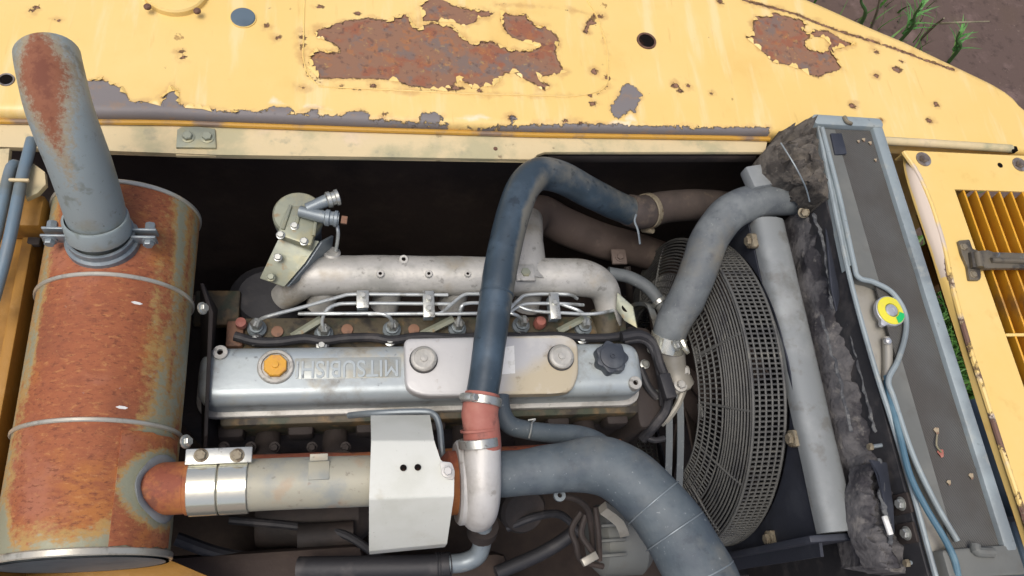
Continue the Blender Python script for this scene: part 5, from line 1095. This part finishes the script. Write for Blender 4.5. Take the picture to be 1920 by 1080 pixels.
for i, (pts, lb) in enumerate([([(330, 1010, -0.2), (420, 1040, -0.22), (520, 1050, -0.25), (640, 1040, -0.3)], 'black hose sagging below the exhaust pipe'), ([(430, 975, -0.25), (540, 985, -0.25), (640, 1000, -0.22), (720, 1050, -0.2)], 'black cable running toward the white shield bottom'), ([(950, 990, -0.2), (1000, 970, -0.18), (1050, 965, -0.2), (1090, 1000, -0.22)], 'dark cable behind the turbocharger drain pipe')]):
    tag(obj('bay_cable', tube([P(*a) for a in pts], 0.012 if i == 0 else 0.008, 10, 6), blackrub), lb, 'cable', 'cables low in the bay')

# ================================================================== engine
en = thing('diesel_engine', (-0.15, -0.13, -0.72), 'silver six-cylinder diesel engine lying across the bay', 'engine')
obj('engine_block', box((-0.14, -0.11, -0.43), (0.78, 0.24, 0.55), bev=0.012), dark, en)
hd = obj('cylinder_head', box((-0.135, -0.128, -0.115), (0.76, 0.20, 0.085), bev=0.006), head_m, en)
for i in range(7): obj('head_boss', box((-0.50 + 0.118 * i, -0.228, -0.12), (0.045, 0.03, 0.05), bev=0.008), dark, en)
for i in range(6):
    x = -0.44 + 0.118 * i
    obj('exhaust_runner', tube([Vector((x, -0.23, -0.14)), Vector((x, -0.27, -0.12)), Vector((x + 0.01, -0.30, -0.07))], [0.022, 0.024, 0.024], 14, 4), dark, en)
obj('exhaust_manifold', tube([Vector((-0.49, -0.31, -0.06)), Vector((-0.3, -0.315, -0.05)), Vector((0.0, -0.315, -0.05)), Vector((0.19, -0.31, -0.06))], 0.030, 16, 5, wob=0.003, wf=14), rust_plain, en)
for x in (515, 585, 648, 420, 470):
    obj('manifold_nut', bolt(P(x, 838, -0.075), (0, -0.3, 1), 0.0065, 0.010, 1.4), dark, en)
# valve cover: cast box with rounded plan and a flange
VX0, VX1, VY0, VY1 = -0.545, 0.238, -0.207, -0.106
vc = obj('valve_cover', prism(rpoly([(VX0, VY0), (VX1, VY0), (VX1, VY1), (VX0, VY1)], 0.034, 8), 0.0, -0.062, 0.024, 6), cover_m, en, 60)
fl_ = obj('cover_flange', prism(rpoly([(VX0 - 0.008, VY0 - 0.009), (VX1 + 0.008, VY0 - 0.009), (VX1 + 0.008, VY1 + 0.006), (VX0 - 0.008, VY1 + 0.006)], 0.036, 8), -0.058, -0.070, 0.003), alu, en)
# raised breather cover on top
bp_ = [P(*q, 0.016) for q in [(757, 634), (1060, 627), (1084, 640), (1086, 700), (1074, 733), (1040, 738), (790, 742), (760, 728)]]
pv, pf = prism(rpoly([(p.x, p.y) for p in bp_], 0.014, 5), 0.016, -0.004, 0.005, 3)
tan_ = [min(0.06, (a[0] + 0.062)) - abs(a[1] + 0.15) * 0.1 - (0.05 if a[0] > 0.085 else 0) for a in pv]
# denser top so that the paint boundary can vary
br = obj('breather_cover', (pv, pf), plate_m, en, 40, dict(tan=tan_))
obj('paper_label', prism([(p.x, p.y) for p in [P(*q, 0.0168) for q in [(938, 652), (964, 648), (966, 700), (941, 702)]]], 0.0170, 0.0161, 0), paper, br)
for x, y in [(794, 675), (1051, 671)]:
    nt_ = obj('cap_nut', lathe([(0.0215, 0.0), (0.0225, 0.003), (0.0225, 0.009), (0.020, 0.0115), (0.0175, 0.012), (0.017, 0.0105), (0.0065, 0.0105), (0.006, 0.013), (0, 0.0135)], P(x, y, 0.016), (0, 0, 1), 40), alu, br)
    obj('sealing_ring', lathe_open([(0.0245, 0.0002), (0.0245, 0.0022), (0.0212, 0.0024), (0.0212, 0.0002)], P(x, y, 0.016), (0, 0, 1), 36), blackrub, br)
# orange filler cap in its boss
q = P(517, 688, 0.0)
boss = obj('filler_boss', lathe([(0.031, -0.006), (0.030, 0.003), (0.028, 0.005), (0.0235, 0.005), (0.0225, 0.001), (0, 0.001)], q, (0, 0, 1), 48), alu, en)
obj('filler_cap', join(lathe([(0.0195, 0.001), (0.0200, 0.009), (0.0185, 0.0115), (0, 0.0118)], q, (0, 0, 1), 8, rot=0.39), lathe([(0.006, 0.0116), (0.0055, 0.0145), (0, 0.0148)], q, (0, 0, 1), 12)), orange_cap, boss, 25)
# black star-grip oil cap
q = P(1143, 674, 0.004); out = []
for k in range(96):
    a = 2 * math.pi * k / 96; r = 0.0295 + 0.0024 * math.cos(7 * a + 0.4); out.append((q.x + r * math.cos(a), q.y + r * math.sin(a)))
oc = obj('oil_cap', prism(out, q.z + 0.017, q.z - 0.006, 0.003), plastic, en)
obj('cap_disc', lathe([(0.0235, 0.0), (0.0235, 0.003), (0.0215, 0.0042), (0.005, 0.0038), (0.0045, 0.0055), (0.0025, 0.0055), (0.002, 0.0035), (0, 0.0035)], q + Vector((0, 0, 0.017)), (0, 0, 1), 36), plastic, oc)
for x, y in [(413, 661), (1191, 718)]:
    eb = obj('lifting_boss', lathe([(0.0125, -0.030), (0.0125, 0.002), (0.0115, 0.003), (0.005, 0.003), (0.0045, -0.004), (0, -0.004)], P(x, y, 0.002), (0, 0, 1), 24), alu, en)
    obj('boss_hole', lathe([(0.0044, 0.0), (0, 0.0003)], P(x, y, -0.0005), (0, 0, 1), 16), hole_m, eb)
# cast maker's name, upside down from here
cu = bpy.data.curves.new('raised_lettering', 'FONT'); cu.body = 'MITSUBISHI'; cu.size = 0.043; cu.extrude = 0.0014; cu.bevel_depth = 0.0004; cu.align_x = 'CENTER'; cu.align_y = 'CENTER'; cu.space_character = 1.0
tmp = bpy.data.objects.new('tmp_text', cu); C.objects.link(tmp); bpy.context.view_layer.update()
dg = bpy.context.evaluated_depsgraph_get(); tm = bpy.data.meshes.new_from_object(tmp.evaluated_get(dg)); q = P(652, 690, 0.0008)
wd = max(v.co.x for v in tm.vertices) - min(v.co.x for v in tm.vertices); sx = (P(748, 690, 0).x - P(557, 692, 0).x) / wd
ang = math.pi - 0.0
tv = [Vector((q.x - v.co.x * sx, q.y - v.co.y, 0.0006 + v.co.z)) for v in tm.vertices]; tf = [tuple(p.vertices) for p in tm.polygons]
bpy.data.objects.remove(tmp); bpy.data.curves.remove(cu)
obj('raised_lettering', (tv, tf), cover_m, vc, 30)
obj('lettering_pad', prism(rpoly([(p.x, p.y) for p in [P(*q, 0.0) for q in [(552, 672), (752, 669), (752, 708), (554, 711)]]], 0.004, 3), 0.0006, -0.002, 0.0003), pad_m, vc)

# intake manifold
mp_ = [(528, 560, -0.075), (548, 545, -0.055), (570, 524, -0.035), (605, 517, -0.028), (700, 517, -0.028), (880, 518, -0.028), (1040, 520, -0.028), (1095, 522, -0.03), (1128, 538, -0.04), (1140, 570, -0.06), (1142, 610, -0.08)]
im = obj('intake_manifold', tube([P(*a) for a in mp_], [0.024, 0.028, 0.034, 0.0375, 0.038, 0.038, 0.038, 0.037, 0.032, 0.027, 0.025], 28, 8, wob=0.0012, wf=20), alu, en, 70)
obj('inlet_neck', tube([P(985, 530, -0.035), P(986, 495, -0.03), P(988, 450, -0.035), P(990, 410, -0.06)], [0.050, 0.040, 0.032, 0.030], 24, 6), alu, im, 70)
for i, (a, b) in enumerate([(600, 575), (720, 578), (845, 578), (985, 580)]):
    obj('runner', tube([P(a + 10, 535, -0.045), P(a + 6, 556, -0.065), P(a, b, -0.085)], [0.028, 0.026, 0.026], 16, 5), alu, im)
for x, y, r in [(757, 486, 0.0085), (713, 513, 0.0070), (804, 513, 0.0070), (877, 513, 0.0062)]:
    q = P(x, y, 0.012 if y > 500 else 0.008)
    ms = obj('threaded_boss', lathe([(r, -0.022), (r, 0.0), (r * 0.9, 0.001), (r * 0.45, 0.001), (r * 0.42, -0.004), (0, -0.004)], q, (0, -0.1, 1), 20), alu, im)
    obj('bore', lathe([(r * 0.44, 0), (0, 0.0003)], q + Vector((0, 0, -0.0005)), (0, -0.1, 1), 14), hole_m, im)
q = P(985, 512, 0.010); pd = obj('sensor_pad', box(q, (0.036, 0.034, 0.008), bev=0.002), alu, im); obj('sensor_plug', lathe([(0.010, 0.004), (0.009, 0.0065), (0, 0.007)], q, (0, 0, 1), 6), filt_m, im)
q = P(622, 476, -0.004); obj('side_boss', lathe([(0.016, -0.02), (0.016, 0.003), (0.013, 0.006), (0, 0.006)], q, (0, 0.4, 1), 20), alu, im)
obj('corner_elbow', tube([P(1132, 580, -0.062), P(1137, 610, -0.078), P(1138, 634, -0.09)], [0.027, 0.027, 0.028], 18, 4), head_m, im)
br_ = obj('lifting_eye_plate', slab([P(1158, 548, -0.02), P(1188, 575, -0.02), P(1196, 616, -0.02), P(1172, 602, -0.03), P(1156, 580, -0.04)], 0.006), filt_m, en)
obj('eye_hole', lathe([(0.010, 0.0), (0.009, 0.0006), (0, 0.0006)], P(1175, 576, -0.0195), (-0.1, -0.1, 1), 18), hole_m, br_)

# injectors, leak-off hose, fuel lines
inj = [(481, 612), (607, 622), (735, 614), (858, 612), (978, 606), (1095, 610)]
for i, (x, y) in enumerate(inj):
    q = P(x, y + 2, -0.06)
    io = obj('injector', join(lathe([(0.017, -0.02), (0.017, -0.004), (0.012, 0.0), (0.012, 0.006)], q, (0, 0, 1), 20)), galv, en)
    obj('union_nut', lathe([(0.0095, 0.0), (0.0105, 0.002), (0.0105, 0.013), (0.008, 0.016), (0.004, 0.020), (0, 0.020)], q + Vector((0, 0, 0.005)), (0.1, 0.3, 1), 6), silver_bolt, io)
    obj('clamp_bolt', bolt(P(x - 4, y + 26, -0.045), (0, 0, 1), 0.0065, 0.006, 1.5), silver_bolt, io)
lo = obj('leak_off_hose', tube([P(*a, -0.046) for a in [(440, 630), (478, 640), (520, 641), (570, 635), (607, 639), (650, 634), (700, 633), (735, 638), (790, 631), (858, 634), (920, 630), (978, 632), (1040, 630), (1095, 634), (1150, 632), (1192, 622)]], 0.0085, 10, 5), blackrub, en)
for (x, y) in inj: obj('hose_fitting', lathe([(0.011, -0.008), (0.012, 0.0), (0.010, 0.006), (0, 0.006)], P(x, y + 26, -0.052), (0, 0, 1), 16), blackrub, lo)
zf = -0.012
def fl3(pts): return [P(x, y, (zf if k == 0 else -0.04 if k == 1 else -0.028)) for x, y, k in pts]
lines = [[(482, 612, 1), (487, 600, 2), (505, 592, 0), (560, 578, 0), (635, 557, 0), (660, 552, 0), (730, 552, 0), (840, 553, 0)],
         [(607, 620, 1), (604, 602, 2), (612, 582, 0), (632, 571, 0), (660, 569, 0), (740, 569, 0), (845, 570, 0)],
         [(560, 588, 2), (620, 588, 0), (680, 588, 0)], [(735, 614, 1), (735, 602, 2), (726, 592, 0), (706, 588, 0), (660, 588, 0)],
         [(690, 589, 0), (800, 588, 0), (826, 587, 0), (845, 572, 0), (868, 554, 0), (890, 551, 0), (960, 553, 0)],
         [(858, 612, 1), (861, 594, 2), (865, 575, 0), (876, 569, 0), (905, 568, 0), (960, 570, 0)], [(820, 589, 0), (880, 588, 0), (945, 587, 0), (966, 590, 0), (977, 598, 2), (979, 608, 1)],
         [(955, 580, 0), (972, 563, 0), (988, 553, 0), (1040, 551, 0), (1070, 553, 0), (1082, 560, 2)], [(950, 590, 0), (968, 578, 0), (986, 570, 0), (1030, 569, 0), (1065, 570, 0), (1094, 572, 2)],
         [(972, 574, 0), (990, 581, 0), (1020, 585, 0), (1060, 587, 0), (1100, 589, 0), (1125, 587, 0), (1150, 582, 2)], [(1040, 566, 0), (1066, 575, 0), (1088, 584, 0), (1097, 594, 2), (1096, 610, 1)]]
for pl_ in lines: obj('fuel_line', tube(fl3(pl_), 0.0033, 10, 6), line_m, en)
for (x, y, w2, h2, nb) in [(680, 561, 0.022, 0.034, 1), (804, 570, 0.021, 0.052, 2), (1040, 574, 0.020, 0.052, 1)]:
    q = P(x, y, zf + 0.005); fc = obj('line_clamp', box(q, (w2, h2, 0.004), bev=0.0012), silver_bolt, en)
    obj('clamp_base', box(q - Vector((0, 0, 0.018)), (w2 * 0.9, h2 * 0.9, 0.014)), galv, fc)
    for k in range(nb): obj('clamp_bolt', bolt(q + Vector((0, (0.010 if nb == 2 else 0.006) * (1 - 2 * k), 0.002)), (0, 0, 1), 0.0055, 0.0045, 1.25), silver_bolt, fc)
for a, b in [((548, 632), (603, 598)), ((790, 628), (850, 598)), ((1046, 622), (1104, 592))]: obj('rocker_stay', tube([P(*a, -0.055), P(*b, -0.045)], 0.0075, 6, 2), filt_m, en)
for x, y in [(651, 618), (776, 618), (520, 622), (925, 612)]: obj('core_plug', lathe([(0.011, 0.0), (0.0105, 0.002), (0, 0.0025)], P(x, y, -0.07), (0, 0, 1), 18), plug_m, en)
obj('red_plug', lathe([(0.012, -0.006), (0.0125, 0.006), (0.009, 0.014), (0, 0.015)], P(1012, 606, -0.062), (0, 0, 1), 16), red_hose, en)
obj('corner_plug', lathe([(0.010, -0.006), (0.009, 0.006), (0, 0.008)], P(452, 606, -0.05), (0, 0, 1), 14), red_hose, en)
obj('corner_block', box(P(442, 630, -0.075), (0.03, 0.05, 0.03), bev=0.005), plug_m, en)
obj('rear_cover', prism(rpoly([(-0.60, -0.20), (-0.545, -0.20), (-0.535, 0.02), (-0.60, 0.02)], 0.02, 4), -0.11, -0.4, 0.008), dark, en)
obj('flywheel_bolt_plate', box(P(408, 580, -0.11), (0.08, 0.07, 0.02), bev=0.004), head_m, en)
obj('pump_cover', lathe([(0.0, 0.03), (0.05, 0.028), (0.07, 0.01), (0.075, -0.05)], P(500, 565, -0.14), (0, 0, 1), 32), blackrub, en)

# front end: thermostat housing, timing cover, bolts
tc_ = obj('timing_cover', prism(rpoly([(0.245, -0.26), (0.30, -0.24), (0.305, -0.05), (0.245, -0.04)], 0.02, 4), -0.085, -0.5, 0.010), dark, en)
for x, y in [(1209, 683), (1231, 740), (1222, 655)]: obj('cover_bolt', bolt(P(x, y, -0.082), (0, 0, 1), 0.007, 0.006, 1.4), silver_bolt, tc_)
th = obj('thermostat_housing', tube([P(1254, 652, -0.055), P(1262, 690, -0.08), P(1270, 722, -0.10)], [0.031, 0.026, 0.034], 20, 5), tank_m, en)
for x, y in [(1281, 696, ), (1276, 722)]: obj('housing_bolt', bolt(P(x, y, -0.07), (0, 0, 1), 0.009, 0.008, 1.5), alu, th)
obj('housing_flange', prism(rpoly([(p.x, p.y) for p in [P(*q, -0.085) for q in [(1255, 690), (1290, 686), (1296, 730), (1262, 742), (1250, 720)]]], 0.008, 3), -0.078, -0.092, 0.002), tank_m, en)
obj('stay_bar', tube([P(1282, 730, -0.09), P(1270, 760, -0.10), P(1252, 785, -0.11), P(1240, 795, -0.12)], 0.007, 8, 4), tank_m, en)
obj('crank_pulley', lathe([(0.0, -0.02), (0.10, -0.02), (0.10, -0.012), (0.092, 0.0), (0.10, 0.012), (0.10, 0.02), (0.0, 0.02)], (0.33, -0.13, -0.42), (1, 0, 0), 48), dark, en)
obj('water_pump_pulley', lathe([(0.0, -0.025), (0.075, -0.025), (0.07, -0.012), (0.075, 0.0), (0.07, 0.012), (0.075, 0.025), (0.0, 0.025)], (0.33, -0.12, -0.2), (1, 0, 0), 48), dark, en)
wl = thing('wiring_loom', P(1240, 720, -0.05), 'dark cable loom drooping between valve cover end and thermostat', 'cables')
for pp, r in [([(1165, 632, -0.03), (1200, 628, -0.03), (1225, 645, -0.035), (1236, 680, -0.04), (1250, 720, -0.05), (1250, 765, -0.07), (1225, 800, -0.09), (1205, 822, -0.12)], 0.010), ([(1170, 640, -0.035), (1208, 640, -0.035), (1228, 670, -0.04), (1238, 715, -0.055), (1242, 760, -0.08)], 0.006), ([(1200, 690, -0.07), (1215, 725, -0.075), (1232, 745, -0.08)], 0.008), ([(1205, 815, -0.11), (1225, 825, -0.11), (1246, 822, -0.11)], 0.006)]:
    obj('cable', tube([P(*a) for a in pp], r, 10, 7), blackrub, wl)
obj('connector', box(P(1250, 725, -0.035), (0.024, 0.05, 0.02), rz=0.15, bev=0.004), blackrub, wl)
tag(obj('heater_hose', tube([P(*a) for a in [(1140, 512, -0.09), (1180, 520, -0.09), (1215, 540, -0.09), (1240, 572, -0.09), (1250, 600, -0.1)]], 0.0135, 14, 6), rubber), 'thin grey hose arching from the manifold end toward the thick hose', 'hose')
hose_clamp('hose_clamp', 'small clamp at the end of the thin grey heater hose', P(1236, 566, -0.088), P(1240, 572, -0.09) - P(1225, 552, -0.09), 0.0142, silver_bolt, 'hose clamps', 0.009, 1.2)
tag(obj('sensor_block', join(box(P(1160, 482, -0.16), (0.034, 0.036, 0.008), bev=0.002), bolt(P(1162, 482, -0.155), (0, 0, 1), 0.008, 0.006, 1.3)), brown_pipe), 'small brown square bracket behind the right manifold elbow', 'bracket')
tag(obj('grey_standpipe', tube([P(1176, 500, -0.17), P(1180, 540, -0.2), P(1182, 580, -0.3)], 0.008, 8, 3), dark), 'thin upright rod below the small brown bracket', 'rod')

# fuel filter head on a slanted bracket
ff = thing('fuel_filter_head', P(560, 450, -0.06), 'zinc coated fuel filter head on a slanted bracket behind the manifold', 'fuel filter')
z1 = 0.035
obj('bracket_plate', slab([P(488, 522, z1 - 0.03), P(534, 538, z1 - 0.03), P(572, 494, z1), P(600, 452, z1 + 0.012), P(540, 440, z1 + 0.012), P(522, 450, z1 + 0.01)][::-1], 0.005), filt_m, ff)
obj('bracket_web', slab([P(536, 536, z1 - 0.032), P(572, 494, z1 - 0.004), P(600, 452, z1 + 0.008), P(622, 440, z1 - 0.02), P(618, 470, z1 - 0.05), P(575, 515, z1 - 0.05)], 0.005), galv, ff)
obj('filter_bowl', lathe([(0.040, 0.0), (0.042, -0.01), (0.038, -0.03), (0.036, -0.16), (0.0, -0.17)], P(560, 410, z1 + 0.015), (0, 0, 1), 36), galv, ff)
obj('head_disc', lathe([(0.044, -0.006), (0.044, 0.006), (0.041, 0.010), (0.0, 0.011)], P(560, 405, z1 + 0.018), (0, 0, 1), 44), filt_m, ff)
obj('head_block', prism(rpoly([(p.x, p.y) for p in [P(*q, z1 + 0.035) for q in [(520, 440), (583, 462), (598, 410), (570, 384), (540, 388), (528, 410)]]], 0.006, 3), z1 + 0.036, z1 + 0.02, 0.003), filt_m, ff)
for a, b in [((530, 430), (545, 385)), ((588, 442), (594, 405)), ((556, 420), (562, 395))]: obj('casting_rib', tube([P(*a, z1 + 0.038), P(*b, z1 + 0.038)], 0.0032, 8, 2), filt_m, ff)
for x, y, z in [(526, 441, 0.037), (570, 453, 0.037), (552, 424, 0.037), (521, 483, 0.012), (508, 520, -0.010)]:
    obj('bolt', bolt(P(x, y, z1 + z), (0, -0.1, 1), 0.0062, 0.006, 1.2), filt_m if y > 500 else silver_bolt, ff)
for a, b, tip in [((575, 392, 0.05), (615, 375, 0.055), (640, 368, 0.056)), ((562, 396, 0.045), (612, 408, 0.05), (642, 412, 0.05))]:
    p0, p1, p2 = [P(x, y, z1 + z) for x, y, z in (a, b, tip)]; d = (p2 - p1).normalized()
    pt = obj('outlet_pipe', tube([p0, p1, p2 - d * 0.006], [0.010, 0.0115, 0.0115], 14, 4), galv, ff)
    obj('union_collar', lathe([(0.012, -0.006), (0.0145, -0.004), (0.0145, 0.002), (0.012, 0.004), (0.012, 0.009), (0.0145, 0.011), (0.0145, 0.016), (0.008, 0.018), (0, 0.012)], p1 + d * 0.003, d, 20), silver_bolt if a[1] < 394 else galv, pt)
q = P(640, 412, z1 + 0.05); obj('brass_plug', lathe([(0.0075, 0.0), (0.0075, 0.010), (0, 0.011)], q, P(642, 412, z1 + 0.05) - P(612, 408, z1 + 0.05), 6), plug_m, ff)
obj('bleed_tube', tube([P(632, 420, z1 + 0.03), P(634, 440, z1 + 0.02), P(630, 470, z1 - 0.03)], 0.0032, 8, 4), line_m, ff)
